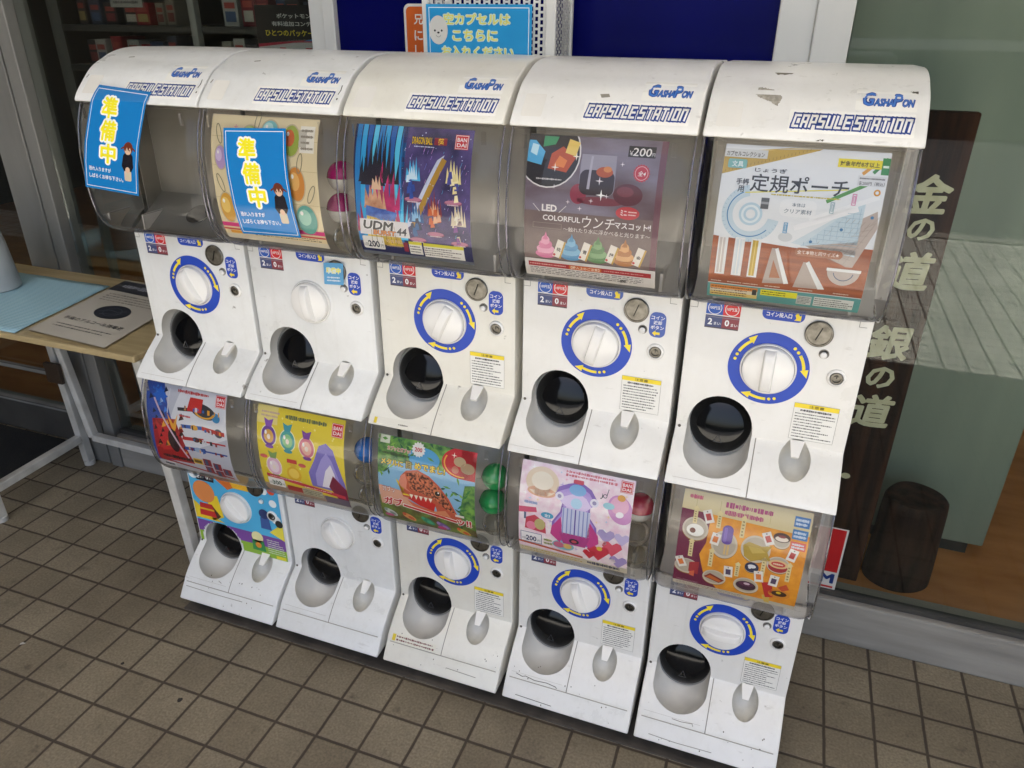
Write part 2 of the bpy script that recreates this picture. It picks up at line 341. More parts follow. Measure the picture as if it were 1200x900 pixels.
    def mesh(s, name, surf, lift=.00035, slices=0, T=None, clip=False):
        me = bpy.data.meshes.new(name)
        me.from_pydata([((v[0]*s.sc), v[1], v[2]*s.sc) for v in s.v], [], s.f)
        for q in s.ms: me.materials.append(q)
        for i, p in enumerate(me.polygons): p.material_index = s.mi[i]
        bm = bmesh.new(); bm.from_mesh(me); bmesh.ops.triangulate(bm, faces=[f for f in bm.faces if len(f.verts) > 4])
        if clip:
            W_, H_ = s.v[2][0]*s.sc, s.v[2][2]*s.sc
            for co_, no_ in (((0,0,0),(-1,0,0)), ((W_,0,0),(1,0,0)), ((0,0,0),(0,0,-1)), ((0,0,H_),(0,0,1))):
                bmesh.ops.bisect_plane(bm, geom=bm.verts[:]+bm.edges[:]+bm.faces[:], plane_co=co_, plane_no=no_, dist=1e-7, clear_outer=True)
        if T:
            for v in bm.verts: v.co.x, v.co.z = T(v.co.x, v.co.z)
        if slices:
            zs = [v.co.z for v in bm.verts]; z = math.floor(min(zs)/slices)*slices+slices
            while z < max(zs):
                bmesh.ops.bisect_plane(bm, geom=bm.verts[:]+bm.edges[:]+bm.faces[:], plane_co=(0,0,z), plane_no=(0,0,1), dist=1e-6); z += slices
        for v in bm.verts: v.co = surf(v.co.x, v.co.z, v.co.y*lift)
        bm.normal_update(); bm.to_mesh(me); bm.free(); return me
def front(y=0):     # a wall facing -y at depth y
    return lambda x, z, d: Vector((x, y-d, z))
def flat_top(z):    # lying face up
    return lambda x, y, d: Vector((x, y, z+d))

# ------------------------------------------------------------------ ground
def sheet(name, x0, x1, y0, y1, z, mt):
    b = MB(); b.add([(x0,y0,z),(x1,y0,z),(x1,y1,z),(x0,y1,z)], [(0,1,2,3)], mt); return struct(b.build(name))
sheet('ground', -80, 80, -80, 30, -.16, M['asphalt'])
b = MB(); b.box(-30, 30, -1.62, 3.2, -.156, 0, M['tile']); struct(b.build('pavement'))
b = MB(); b.box(-30, 30, -4.3, -1.624, -.156, 0, M['pale_tile']); struct(b.build('sunlit_tone_pavement'))  # outer paving in the paled tile, brightens the window reflection and bounce
b = MB(); b.box(-30, 30, -4.46, -4.304, -.15, .012, M['kerb']); struct(b.build('street_kerb', bevel=.012))
b = MB(); b.box(-14, -3.4, -9, -2.2, -.15, 5.2, noisy('shade_block_render', '#4a4238', '#5c5347', 2, .85)); tag(b.build('added_shade_block', bevel=.01), 'plain brown block added out of view at the left to hold back light', 'building')  # added unseen block, darkens the left side and its reflections
b = MB(); b.box(-30, 30, -12.0, -11.8, -.15, 1.1, noisy('reflection_wall_render', '#3c463a', '#535c4e', 2, .8)); tag(b.build('added_reflection_wall', bevel=.01), 'low grey green wall added across the street as a dark reflection', 'wall')  # unseen wall added to give the shop glass a dark reflection

# ------------------------------------------------------------------ shop front
shop = thing('shop_front', 'shop front of aluminium frames, dark glass and navy panel behind the machines', 'shop', (0,.45,0))
def local(bm_builder, name, **k):
    o = bm_builder.build(name, None, **k); o.parent = shop; o.matrix_parent_inverse = Matrix.Translation((0,-.45,0)); return o
b = MB(); b.box(-2.195, 4.5, .41, .50, 0.0, .138, M['kerb']); local(b, 'sill_kerb', bevel=.006)
b = MB(); b.box(.052, 4.5, .425, .447, .141, .154, M['alu_dark']); b.box(-2.19, -1.2, .425, .447, .141, .154, M['alu_dark']); local(b, 'glazing_bead')
b = MB(); b.box(.052, 4.5, .4365, .4405, .154, 3.2, M['glass']); local(b, 'window_pane')
b = MB(); b.box(-2.19, -1.199, .4365, .4405, .154, 3.2, M['glass']); local(b, 'window_pane')
b = MB(); b.box(-4.6, -2.385, .498, .502, .137, 3.2, M['glass']); local(b, 'door_pane')
d = MB(); d.box(-4.6, -2.385, .485, .515, .004, .135, M['alu_dark']); d.box(-4.6, -2.385, .478, .522, .135, .149, M['alu']); d.box(-4.6, -2.385, .48, .496, .287, .307, M['alu']); local(d, 'door_rail', bevel=.003)
d = MB(); d.box(-2.382, -2.262, .412, .50, 0, 3.2, M['alu']); d.box(-2.262, -2.246, .43, .49, 0, 3.2, M['alu_dark']); d.box(-2.246, -2.196, .405, .49, 0, 3.2, M['alu']); local(d, 'window_frame', bevel=.003)
d = MB(); d.box(-1.197, -1.152, .43, .50, 0.138, 3.2, M['frame_white']); d.box(-1.152, -1.119, .418, .50, 0.138, 3.2, M['frame_white']); local(d, 'pillar', bevel=.003)
d = MB(); d.box(-.091, -.02, .425, .50, .138, 3.2, M['frame_white']); d.box(-.02, .05, .418, .50, .138, 3.2, M['frame_white']); local(d, 'pillar', bevel=.003)
d = MB(); d.box(-1.119, -.091, .436, .48, .138, 3.2, M['navy']); local(d, 'navy_panel')
d = MB(); d.box(-6, 6, .50, 5.0, .0, .12, M['int_floor']); local(d, 'interior_floor')
d = MB(); d.box(-6, 6, 5.0, 5.1, .12, 3.2, M['int_wall']); d.box(-6.1, -6, .5, 5, .12, 3.2, M['int_wall']); d.box(6, 6.1, .5, 5, .12, 3.2, M['int_wall']); d.box(-1.1, -1.0, .52, 5, .12, 3.2, M['int_wall']); local(d, 'interior_wall')
d = MB(); d.box(-6, 6, .41, 5.1, 3.2, 3.3, M['canopy']); local(d, 'interior_ceiling')
CAN_Y = -2.5
d = MB(); d.box(-12, 12, CAN_Y, .41, 3.2, 3.45, M['canopy']); local(d, 'canopy', bevel=.01)
d = MB(); d.box(4.5, 6, .41, .5, 0, 3.2, M['kerb']); local(d, 'end_wall'); d = MB(); d.box(-6, -4.6, .41, .5, 0, 3.2, M['kerb']); local(d, 'end_wall')

# fluorescent battens under the canopy: their light shows as streaks on the machine hoods
tube = bpy.data.materials.new('lit_tube'); tube.use_nodes = True; q = tube.node_tree.nodes['Principled BSDF']; q.inputs['Emission Color'].default_value = (1, .96, .9, 1); q.inputs['Emission Strength'].default_value = 7
for x, wd in ((-1.9, 'left'), (-.45, 'middle'), (1.0, 'right')):
    e = thing('ceiling_lamp', 'lit white tube lamp under the canopy, %s one of three' % wd, 'lamp', (x, -1.25, 3.2), 'tube lamps under the canopy')
    b = MB(); b.box(-.46, .46, -.05, .05, -.05, -.001, M['frame_white']); link_mesh('lamp_housing', b.mesh('lamp_housing', bevel=.004), e)
    b = MB(); b.lathe([(.0, -.44), (.019,-.44), (.019,.44), (.0,.44)], (0,0,-.075), (1,0,0), tube, 16); link_mesh('lamp_tube', b.mesh('lamp_tube', smooth=40), e)

# ------------------------------------------------------------------ capsule machine
XO = [-1.3, -.9785, -.6514, -.3242, 0.0]; TIER = .638; HW, XC = .1583, .0013
WIN = [(.0, .436), (-.02,.438), (-.06,.45), (-.084,.47), (-.098,.50), (-.105,.55), (-.104,.61), (-.099,.65), (-.088,.69), (-.072,.724)]
CAPP = [(-.074,.727), (-.076,.731), (-.066,.745), (-.051,.76), (-.025,.784), (-.006,.796), (.015,.805), (.038,.8145), (.062,.821), (.09,.8248), (.122,.826)]
OUT = [(z, y) for y, z in WIN]+[(z, y) for y, z in CAPP]
def interp(z, tab):
    if z <= tab[0][0]: return tab[0][1]
    for (a, fa), (b_, fb) in zip(tab[:-1], tab[1:]):
        if z <= b_: return fa+(fb-fa)*(z-a)/max(b_-a, 1e-9)
    return tab[-1][1]
WTAB = [(z, y) for y, z in WIN]
def densify(p, n=3):
    """Catmull-Rom through the profile points"""
    o = []; q = [p[0]]+list(p)+[p[-1]]
    for i in range(1, len(q)-2):
        for k in range(n):
            t = k/n; a = [0,0]
            for j in (0, 1):
                p0, p1, p2, p3 = q[i-1][j], q[i][j], q[i+1][j], q[i+2][j]
                a[j] = .5*(2*p1+(p2-p0)*t+(2*p0-5*p1+4*p2-p3)*t*t+(3*p1-p0-3*p2+p3)*t**3)
            o.append(tuple(a))
    return o+[p[-1]]
def hull(tab):
    o = []
    for p_ in tab:
        while len(o) > 1 and (o[-1][0]-o[-2][0])*(-p_[1]+o[-2][1])-(-o[-1][1]+o[-2][1])*(p_[0]-o[-2][0]) >= 0: o.pop()
        o.append(p_)
    return o
OUTH = hull(sorted(OUT))
def cap_surf(x, z, d): return Vector((x, interp(z, [(q[1], q[0]) for q in CAPP])-.0006-d, z))
def card_surf(x, z, d): return Vector((x, interp(z, WTAB2)+.0065-d, z))
def outer_surf(x, z, d): return Vector((x, interp(z, OUTH)-.0035-d, z))
WTAB2 = [(z, y) for y, z in densify(WIN, 4)]

def extrude_x(prof, x0, x1, mt, bev, seg=4, skip=lambda a, b: False):
    """closed (y, z) outline pulled along x, its two end outlines rounded"""
    bm = bmesh.new(); a = [bm.verts.new((x0, y, z)) for y, z in prof]; c = [bm.verts.new((x1, y, z)) for y, z in prof]; n = len(prof)
    bm.faces.new(a); bm.faces.new(list(reversed(c)))
    for i in range(n): bm.faces.new((a[i], c[i], c[(i+1) % n], a[(i+1) % n]))
    bmesh.ops.recalc_face_normals(bm, faces=bm.faces)
    es = []
    for i in range(n):
        j = (i+1) % n
        if skip(prof[i], prof[j]): continue
        for l in (a, c):
            e = bm.edges.get((l[i], l[j]))
            if e: es.append(e)
    bmesh.ops.bevel(bm, geom=es, offset=bev, segments=seg, affect='EDGES', profile=.5, clamp_overlap=True)
    me = bpy.data.meshes.new('x'); bm.to_mesh(me); bm.free(); me.materials.append(mt); return me
def capsule_bm(a, bq, r, n=36):
    bm = bmesh.new(); bmesh.ops.create_uvsphere(bm, u_segments=n, v_segments=n//2, radius=r)
    a = Vector(a); bq = Vector(bq); d = bq-a; l = d.length; rm = d.to_track_quat('Z', 'Y').to_matrix()
    for v in bm.verts:
        if v.co.z > 1e-6: v.co.z += l
        v.co = rm @ v.co+a
    return bm
def ellipsoid_bm(c, rx, ry, rz, tilt, n=32):
    bm = bmesh.new(); bmesh.ops.create_uvsphere(bm, u_segments=n, v_segments=n//2, radius=1)
    rm = Matrix.Rotation(tilt, 3, 'X')
    for v in bm.verts: v.co = rm @ Vector((v.co.x*rx, v.co.y*ry, v.co.z*rz))+Vector(c)
    return bm
def boolean(me, cutters):
    ob = link_mesh('tmp', me); tmp = []
    for bm, mt in cutters:
        m2 = bpy.data.meshes.new('c'); bm.to_mesh(m2); bm.free(); m2.materials.append(mt); co = link_mesh('c', m2); tmp.append(co)
        md = ob.modifiers.new('b', 'BOOLEAN'); md.operation = 'DIFFERENCE'; md.object = co; md.solver = 'EXACT'; md.material_mode = 'TRANSFER'
    dg = bpy.context.evaluated_depsgraph_get(); dg.update(); out = bpy.data.meshes.new_from_object(ob.evaluated_get(dg))
    for o in tmp+[ob]: bpy.data.objects.remove(o)
    return out
def split_by_material(me, mt, name):
    idx = [i for i, q in enumerate(me.materials) if q == mt]
    bm = bmesh.new(); bm.from_mesh(me); bmesh.ops.delete(bm, geom=[f for f in bm.faces if f.material_index not in idx], context='FACES')
    for f in bm.faces: f.material_index = 0
    o = bpy.data.meshes.new(name); bm.to_mesh(o); bm.free(); o.materials.append(mt); return o

TRAY = [(0,.170), (-.004,.1655), (-.018,.155), (-.036,.1415), (-.054,.1265), (-.070,.1115), (-.081,.0995), (-.0865,.0925), (-.088,.0885)]
BASE = [(-.0885,.0875), (-.098,.075), (-.108,.060), (-.116,.048), (-.114,.044)]
_PM = {}
def panel_meshes(lower, tint):
    k = (lower, tint)
    if k in _PM: return _PM[k]
    bot = BASE+[(.118,.044)] if lower else [(-.086,.0870), (.118,.0870)]
    prof = [(.118,.4345), (.006,.4345), (0,.430)]+TRAY+bot
    me = extrude_x(prof, -.1535, .1575, M['white'][tint], .010, 4, lambda a, c: a[0] > .1 and c[0] > .1)
    out = boolean(me, [(capsule_bm((-.070,.02,.188), (-.070,-.030,.1515), .0622), M['liner']),
                       (ellipsoid_bm((.0745,-.024,.147), .0287, .026, .045, R(-38)), M['cup'])])
    r = [split_by_material(out, q, n) for q, n in ((M['white'][tint], 'front_panel'), (M['liner'], 'chute'), (M['cup'], 'coin_cup'))]
    for q in r: shade(q, 38)
    _PM[k] = r; return r
_S = {}
def shared(key, fn):
    if key not in _S: _S[key] = fn()
    return _S[key]
def window_mesh():
    b = MB(); rows = []; lv = densify(WIN, 4)
    for y, z in lv:
        r = min(.030, .11-y); row = [(-HW+XC, .115), (-HW+XC, y+r)]
        for k in range(1, 7): t = R(90*k/6); row.append((-HW+XC+r-r*math.cos(t), y+r-r*math.sin(t)))
        mid = [(-HW+XC+r+(2*HW-2*r)*q/6, y) for q in range(1, 6)]
        row = row+mid+[(2*XC-p[0], p[1]) for p in reversed(row)]
        rows.append([(x, yy, z) for x, yy in row])
    n = len(rows[0]); vs = [p for q in rows for p in q]
    b.add(vs, [(i*n+k, i*n+k+1, (i+1)*n+k+1, (i+1)*n+k) for i in range(len(rows)-1) for k in range(n-1)], M['window'])
    return b.mesh('window', smooth=50)
def lip_mesh(y, z):
    b = MB(); b.box(-HW+XC+.012, HW+XC-.012, y-.002, y+.004, z-.0015, z+.0015, M['window']); return b.mesh('window_lip')
def edge_mesh(sd_):
    b = MB(); n = 6; pts = densify(WIN, 3); vs = []; r_ = .0017
    for i, (y, z) in enumerate(pts):
        a = Vector(pts[max(i-1, 0)]); c = Vector(pts[min(i+1, len(pts)-1)]); t = (c-a).normalized(); nn = Vector((-t.y, t.x)); ins = min(.010, max(0, .09-y))
        for k in range(n): q = 2*math.pi*k/n; vs.append((XC+sd_*(HW-.0022)+r_*math.cos(q), y+ins+nn.x*r_*math.sin(q), z+nn.y*r_*math.sin(q)))
    b.add(vs, [(i*n+k, i*n+(k+1) % n, (i+1)*n+(k+1) % n, (i+1)*n+k) for i in range(len(pts)-1) for k in range(n)], M['win_edge']); return b.mesh('window_edge', smooth=60)
M['win_edge'] = clear('tinted_plastic_edge', '#b9b6cc', '#6f6b90', .12, .03, 1.5, 1.6)
def clip_mesh(sd_):
    b = MB(); b.box(sd_*HW*.80+XC-.004, sd_*HW*.80+XC+.004, -.0890, -.0860, .694, .716, M['window']); return b.mesh('window_clip')
def cap_mesh(tint):
    prof = densify(CAPP, 3)+[(.27,.822), (.27,.727)]
    me = extrude_x(prof, -HW+XC, HW+XC, M['white'][tint], .017, 6, lambda a, c: (a[1] < .7275 and c[1] < .7275) or (a[0] > .26 and c[0] > .26))
    shade(me, 40); return me
LET = {'C': [[(1,1),(0,1),(0,0),(1,0)]], 'A': [[(0,0),(0,1),(1,1),(1,0)], [(0,.42),(1,.42)]], 'P': [[(0,0),(0,1),(1,1),(1,.42),(0,.42)]],
       'S': [[(1,1),(0,1),(0,.52),(1,.52),(1,0),(0,0)]], 'U': [[(0,1),(0,0),(1,0),(1,1)]], 'L': [[(0,1),(0,0),(1,0)]], 'E': [[(1,1),(0,1),(0,0),(1,0)], [(0,.5),(.9,.5)]],
       'T': [[(0,1),(1,1)], [(.5,1),(.5,0)]], 'I': [[(.5,1),(.5,0)]], 'O': [[(0,0),(0,1),(1,1),(1,0),(0,0)]], 'N': [[(0,0),(0,1),(1,1),(1,0)]]}
def logo_mesh():
    p = Print(); blue, wh = mat('#153a8c', .3), mat('#f0efec', .3)
    p.rrect(-.033, .7400, .1425, .7695, .002, mat('#f2efe8', .25), 0)
    wd = .0068; gap = .0120; x = -.0255; h = .0140; z = .7484
    for ch in 'CAPSULE STATION':
        if ch == ' ': x += .0032; continue
        cw = .003 if ch == 'I' else wd
        for st in LET[ch]:
            q = [(x+(a*cw if ch != 'I' else cw/2)+(c-.3)*.003, z+c*h) for a, c in st]
            p.line(q, .0072, blue, 1); p.line(q, .0031, wh, 2)
        x += gap if ch != 'I' else .0070
    p.rrect(.058, .7725, .1425, .7985, .002, mat('#efece4', .25), 0)
    for s, xx, hh, ww in (('G', .066, .0165, .0165), ('ASHA', .0835, .0098, .0265), ('P', .1085, .0155, .0125), ('ON', .1215, .0098, .0155)):
        p.text(s, xx-.0006, .7779, hh+.0012, blue, 1, .10, width=ww+.0012, slant=.22)
        p.text(s, xx+.0004, .7787, hh-.0004, mat('#3f74c2', .3), 2, .012, width=ww-.0012, slant=.22)
    p.rrect(-.140, .743, -.103, .776, .003, mat('#e4e0d8', .25), 0)
    return p.mesh('logo', cap_surf, .0003, .004)
def price_mesh(dim):
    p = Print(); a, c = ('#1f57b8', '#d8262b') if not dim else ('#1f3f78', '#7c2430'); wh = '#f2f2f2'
    x0, x1, z0, z1 = -.1227, -.0624, .3823, .4358; xm = (x0+x1)/2
    p.rect(x0, .409, xm, z1, a, 1); p.rect(xm, .409, x1, z1, c, 1)
    for cx, t in (((x0+xm)/2, '100円玉'), ((xm+x1)/2, '10円玉')):
        p.ring(cx, .4215, .0112, .0124, wh, 2); p.text(t, cx, .4185, .0062, wh, 2, .02, al='C', width=.019)
    p.rect(x0, z0, xm, .407, '#3f4a78', 1); p.rect(xm, z0, x1, .407, '#8a3440', 1)
    p.rect(x0, z0, x1, z0+.0022, '#4a4048', 2); p.rect(x0+.001, .4035, x1-.001, .4045, '#8b8792', 2)
    for cx, t in (((x0+xm)/2, '2'), ((xm+x1)/2, '0')):
        p.text(t, cx-.006, .3885, .0125, wh, 2, .03, al='C'); p.text('まい', cx+.007, .3890, .0058, wh, 2, .01, al='C')
    p.rect(x0-.0008, .4072, x1+.0008, .4088, '#e4e2dd', 2)
    return p.mesh('price_sticker', front(-.0004), .0003)
def coin_label_mesh(h):
    p = Print(); p.rrect(-.0254, .4125, .0465, .4352, .011, h, 1, (0,0,1,1)); p.text('コイン投入口', -.018, .4185, .0088, '#f2f2f2', 2, .02, width=.043)
    p.poly([(.030,.4265),(.0345,.430),(.038,.4245),(.0405,.4270),(.0405,.4160),(.0295,.4160),(.0325,.4195)], '#f3d931', 2)
    return p.mesh('coin_label', front(-.0004), .0003)
def return_label_mesh(h):
    p = Print(); p.rrect(.1005, .3478, .1315, .3985, .012, h, 1)
    for i, t in enumerate(('コイン', '返却', 'ボタン')): p.text(t, .1160, .3835-i*.0098, .0078, '#f2f2f2', 2, .02, al='C')
    p.poly([(.107,.3560),(.1135,.3620),(.1135,.3585),(.1215,.3585),(.1215,.3535),(.1135,.3535),(.1135,.3500)], '#f3d931', 2)
    return p.mesh('return_label', front(-.0004), .0003)
def caution_mesh(seed):
    p = Print(); x0, x1, z0, z1 = .0567, .1345, .1830, .2586
    p.rect(x0, z0, x1, z1, '#e9e7e1', 1); p.frame(x0, z0, x1, z1, .0005, '#77736c', 2)
    p.rect(x0+.0005, z1-.0095, x1-.0005, z1-.0005, '#efd52c', 2); p.text('注意書', (x0+x1)/2, z1-.0078, .0058, '#6a5a12', 3, .01, al='C', width=.026)
    p.micro(x0+.012, z1-.0172, x1-.012, z1-.0108, 1, '#2c2a28', 2, seed, .72); p.micro(x0+.004, z0+.003, x1-.004, z1-.0180, 9, '#3c3a38', 2, seed+1, .42)
    return p.mesh('caution_label', front(-.0004), .0003)
def ring_mesh(h):
    p = Print(); p.ring(0, .317, .049, .0715, h, 1, n=64); y = '#f6df35'
    for a0 in (160, 40, 280):          # three arrows running clockwise
        p.ring(0, .317, .0585, .0640, y, 2, a0-36, a0-6, 10)
        t = R(a0-36); r_ = .0612; c, s = math.cos(t), math.sin(t); tx, ty = s, -c
        pts = [(c*(r_+d)+tx*q, .317+s*(r_+d)+ty*q) for d, q in ((.0080,-.004), (.0060,.013), (-.0060,-.001))]
        p.poly(pts, y, 2)
        for da in (0, 9): t = R(a0+da); p.disc(.0612*math.cos(t), .317+.0612*math.sin(t), .0030, y, 2, n=14)
    return p.mesh('dial_ring', front(-.0003), .0003)
def dial_mesh():
    b = MB(); b.lathe([(.0500,0), (.0500,.003), (.0485,.0048), (.0472,.0048), (.0470,.0030)], (0,0,0), (0,-1,0), M['knob'], 56)
    b.lathe([(.0462,.0032), (.0462,.0085), (.0445,.0120), (.040,.0140), (.025,.0160), (0,.0170)], (0,0,0), (0,-1,0), M['knob'], 56)
    return b.mesh('dial', smooth=40)
def dial_trim_mesh():
    b = MB(); b.lathe([(.0476,.0005), (.0476,.0036), (.0463,.0036)], (0,0,0), (0,-1,0), mat('#8f897f', .5), 56); return b.mesh('dial_trim', smooth=40)
def grip_mesh():
    b = MB(); n = 12; vs = []; fs = []
    for i in range(n+1):
        t = -1+2*i/n; z = t*.0425; hh = .012+.0185*math.sqrt(max(0, 1-t*t))**.8; wb = .0125; wt = .0085
        vs += [(-wb, -.010, z), (-wt, -hh, z), (wt, -hh, z), (wb, -.010, z)]
        if i: a = 4*i-4; fs += [(a,a+1,a+5,a+4), (a+1,a+2,a+6,a+5), (a+2,a+3,a+7,a+6)]
    fs += [(0,3,2,1), (4*n,4*n+1,4*n+2,4*n+3)]
    b.add(vs, fs, M['knob']); return b.mesh('grip', bevel=.0018, smooth=40, seg=3)
def coin_mesh():
    b = MB(); b.lathe([(.0240,0), (.0240,.0040), (.0225,.0052), (.0205,.0052), (.0198,.0035), (0,.0035)], (.0741,0,.3975), (0,-1,0), M['steel'], 40); return b.mesh('coin_slot', smooth=30)
def slit_mesh():
    b = MB(); b.bar((.0700,-.0041,.3862), (.0782,-.0041,.4092), .0024, .0016, M['dark']); return b.mesh('slit')
def button_mesh():
    b = MB(); b.lathe([(.0088,0), (.0088,.0012), (.0074,.0012), (.0074,-.003)], (.0888,0,.3605), (0,-1,0), mat('#8d8880', .4), 24); b.lathe([(.0060,0), (.0060,.0042), (.0045,.0055), (0,.0058)], (.0884,0,.3590), (0,-1,0), M['knob'], 24); return b.mesh('return_button', smooth=40)
def lock_mesh():
    b = MB(); b.lathe([(.0165,0), (.0165,.0022), (.0150,.0042), (.0122,.0050), (.0120,.0010)], (.1172,0,.3185), (0,-1,0), M['knob'], 32)
    b.lathe([(.0112,0), (.0112,.0038), (.0098,.0050), (.0080,.0050), (.0078,.0015), (.0048,.0015), (.0046,.0042), (0,.0046)], (.1172,0,.3185), (0,-1,0), M['steel'], 32)
    b.bar((.1172,-.0052,.3185), (.1172,-.0052,.3250), .0016, .0012, M['dark']); return b.mesh('lock', smooth=40)
def flap_mesh():
    b = MB(); b.lathe([(.0600,-.004), (.0600,0), (.0590,.004), (.0555,.0078), (.049,.0118), (.040,.0150), (.028,.0176), (.014,.0190), (0,.0194)], (-.070,.030,.174), (0,-math.cos(R(16)),math.sin(R(16))), M['flap'], 48)
    o = Vector((-.070,.030,.174)); n = Vector((0,-math.cos(R(16)),math.sin(R(16)))); v = Vector((0,math.sin(R(16)),math.cos(R(16))))
    for a, c in (((0,-.020), (-.008,-.036)), ((0,-.020), (.008,-.036)), ((-.008,-.036), (.008,-.036))):
        h = [interp(abs(q[1]), [(0,.0194),(.014,.0190),(.028,.0176),(.040,.0150)]) for q in (a, c)]
        b.bar(o+Vector((a[0],0,0))+v*a[1]+n*h[0], o+Vector((c[0],0,0))+v*c[1]+n*h[1], .0014, .0014, mat('#3a3b3e', .25))
    return b.mesh('chute_flap', smooth=40)
def flap_rim_mesh():
    b = MB(); b.lathe([(.0602,-.002), (.0625,.001), (.0625,.0050), (.0602,.0058), (.0590,.0040)], (-.070,.030,.174), (0,-math.cos(R(16)),math.sin(R(16))), mat('#8b8a88', .12), 48); return b.mesh('flap_rim', smooth=40)
def coin_flap_mesh():
    b = MB(); vs = [(.0610,-.0005,.1805), (.0880,-.0005,.1805), (.0805,-.028,.1590), (.0665,-.028,.1590), (.0635,.010,.176), (.0855,.010,.176), (.080,-.022,.152), (.067,-.022,.152)]
    b.add(vs, [(0,1,2,3), (7,6,5,4), (0,4,5,1), (1,5,6,2), (2,6,7,3), (3,7,4,0)], M['knob']); return b.mesh('coin_flap', bevel=.001)
def seam_mesh():
    b = MB(); pr = [(y-.0006, z) for y, z in TRAY]
    b.add([(x, y-.0002, z+.0003) for y, z in pr for x in (-.0010,.0010)], [(2*i,2*i+1,2*i+3,2*i+2) for i in range(len(pr)-1)], mat('#8d887f', .7)); return b.mesh('tray_seam')
def notch_mesh(sd_):
    b = MB(); k = M['seam']; x0, x1 = (-.1515,-.1383) if sd_ < 0 else (.1350,.1480); xe = x1-.0007 if sd_ < 0 else x0
    b.add([(x0,-.0007,.4185),(x1,-.0007,.4185),(x1,-.0007,.4192),(x0,-.0007,.4192)], [(0,1,2,3)], k); b.add([(xe,-.0007,.4192),(xe+.0007,-.0007,.4192),(xe+.0007,-.0007,.4300),(xe,-.0007,.4300)], [(0,1,2,3)], k); return b.mesh('corner_notch')
def screw_mesh():
    b = MB(); b.lathe([(.0030,0), (.0030,.0006), (.0018,.0006), (.0016,-.0006), (0,-.0006)], (-.1455,-.002,.1695), (0,-1,.3), M['seam'], 14); return b.mesh('tray_screw')
def tray_line_mesh():
    b = MB(); b.add([(-.140,-.0812,.1000),(-.012,-.0812,.1000),(-.012,-.0808,.1005),(-.140,-.0808,.1005)], [(0,1,2,3)], mat('#b5b0a6', .6)); return b.mesh('tray_groove')
def base_seam_mesh():
    b = MB(); b.box(-.1435,.1475,-.0895,-.087,.0872,.0886,mat('#a39d92', .7)); return b.mesh('base_seam')
def hopper_mesh(hole=False):
    b = MB(); h = mat('#8b877e', .4) if hole else M['hopper']
    b.box(-.150,.153,.106,.112,.437,.722,h)
    b.add([(-.150,.002,.4385),(.153,.002,.4385),(.153,.106,.505),(-.150,.106,.505)], [(0,1,2,3)], h)
    for x in (-.152, .1505): b.box(x, x+.0025, .055, .106, .4385, .722, h)
    for x in (-.115, .112): b.box(x, x+.006, -.005, .10, .440, .475, mat('#d9d6cf', .4))
    if hole: b.lathe([(.030,0), (.026,-.004), (.022,-.03)], (0,.05,.475), (0,-.53,.85), mat('#403d38', .6), 24)
    return b.mesh('hopper', bevel=.001)
def caster_mesh():
    b = MB(); b.lathe([(.018,-.009), (.0200,-.006), (.0200,.006), (.018,.009)], (0,0,.020), (1,0,0), M['rubber'], 24); b.box(-.012,.012,-.012,.016,.026,.0445,M['dark']); return b.mesh('caster', smooth=40)
def body_mesh(lower, tint):
    b = MB(); b.box(-.1535,.1565,.1185,.27,.044 if lower else .087,.7245,M['white'][tint]); return b.mesh('body', bevel=.006)

TINT = {(0,0):2, (1,0):2, (2,0):1, (3,0):0, (4,0):0, (0,1):2, (1,1):2, (2,1):1, (3,1):0, (4,1):0}
NAMES = {
 (0,0): 'empty windowed white capsule machine, upper one at the left end beside the table',
 (1,0): 'upper white capsule machine with a keyring charm card and plain dial',
 (2,0): 'cream upper capsule machine with the dark blue and purple card',
 (3,0): 'upper white capsule machine with the mauve glowing mascot card',
 (4,0): 'upper white capsule machine with the ruler pouch card and torn stickers on its top',
 (0,1): 'lower white capsule machine with a colourful sky sticker over its front panel',
 (1,1): 'lower white capsule machine with the yellow perfume bottle card and plain dial',
 (2,1): 'cream lower capsule machine with the red dinosaur head card',
 (3,1): 'lower white capsule machine with the pink card of a purple harp',
 (4,1): 'lower white capsule machine with the orange snack plate card, nearest the window sill'}
GRIP = {(0,0):-28, (1,0):-8, (2,0):25, (3,0):14, (4,0):0, (0,1):-40, (1,1):-30, (2,1):-8, (3,1):-18, (4,1):90}
BL = '#1443b4'; BF = '#4460b0'
machines = {}
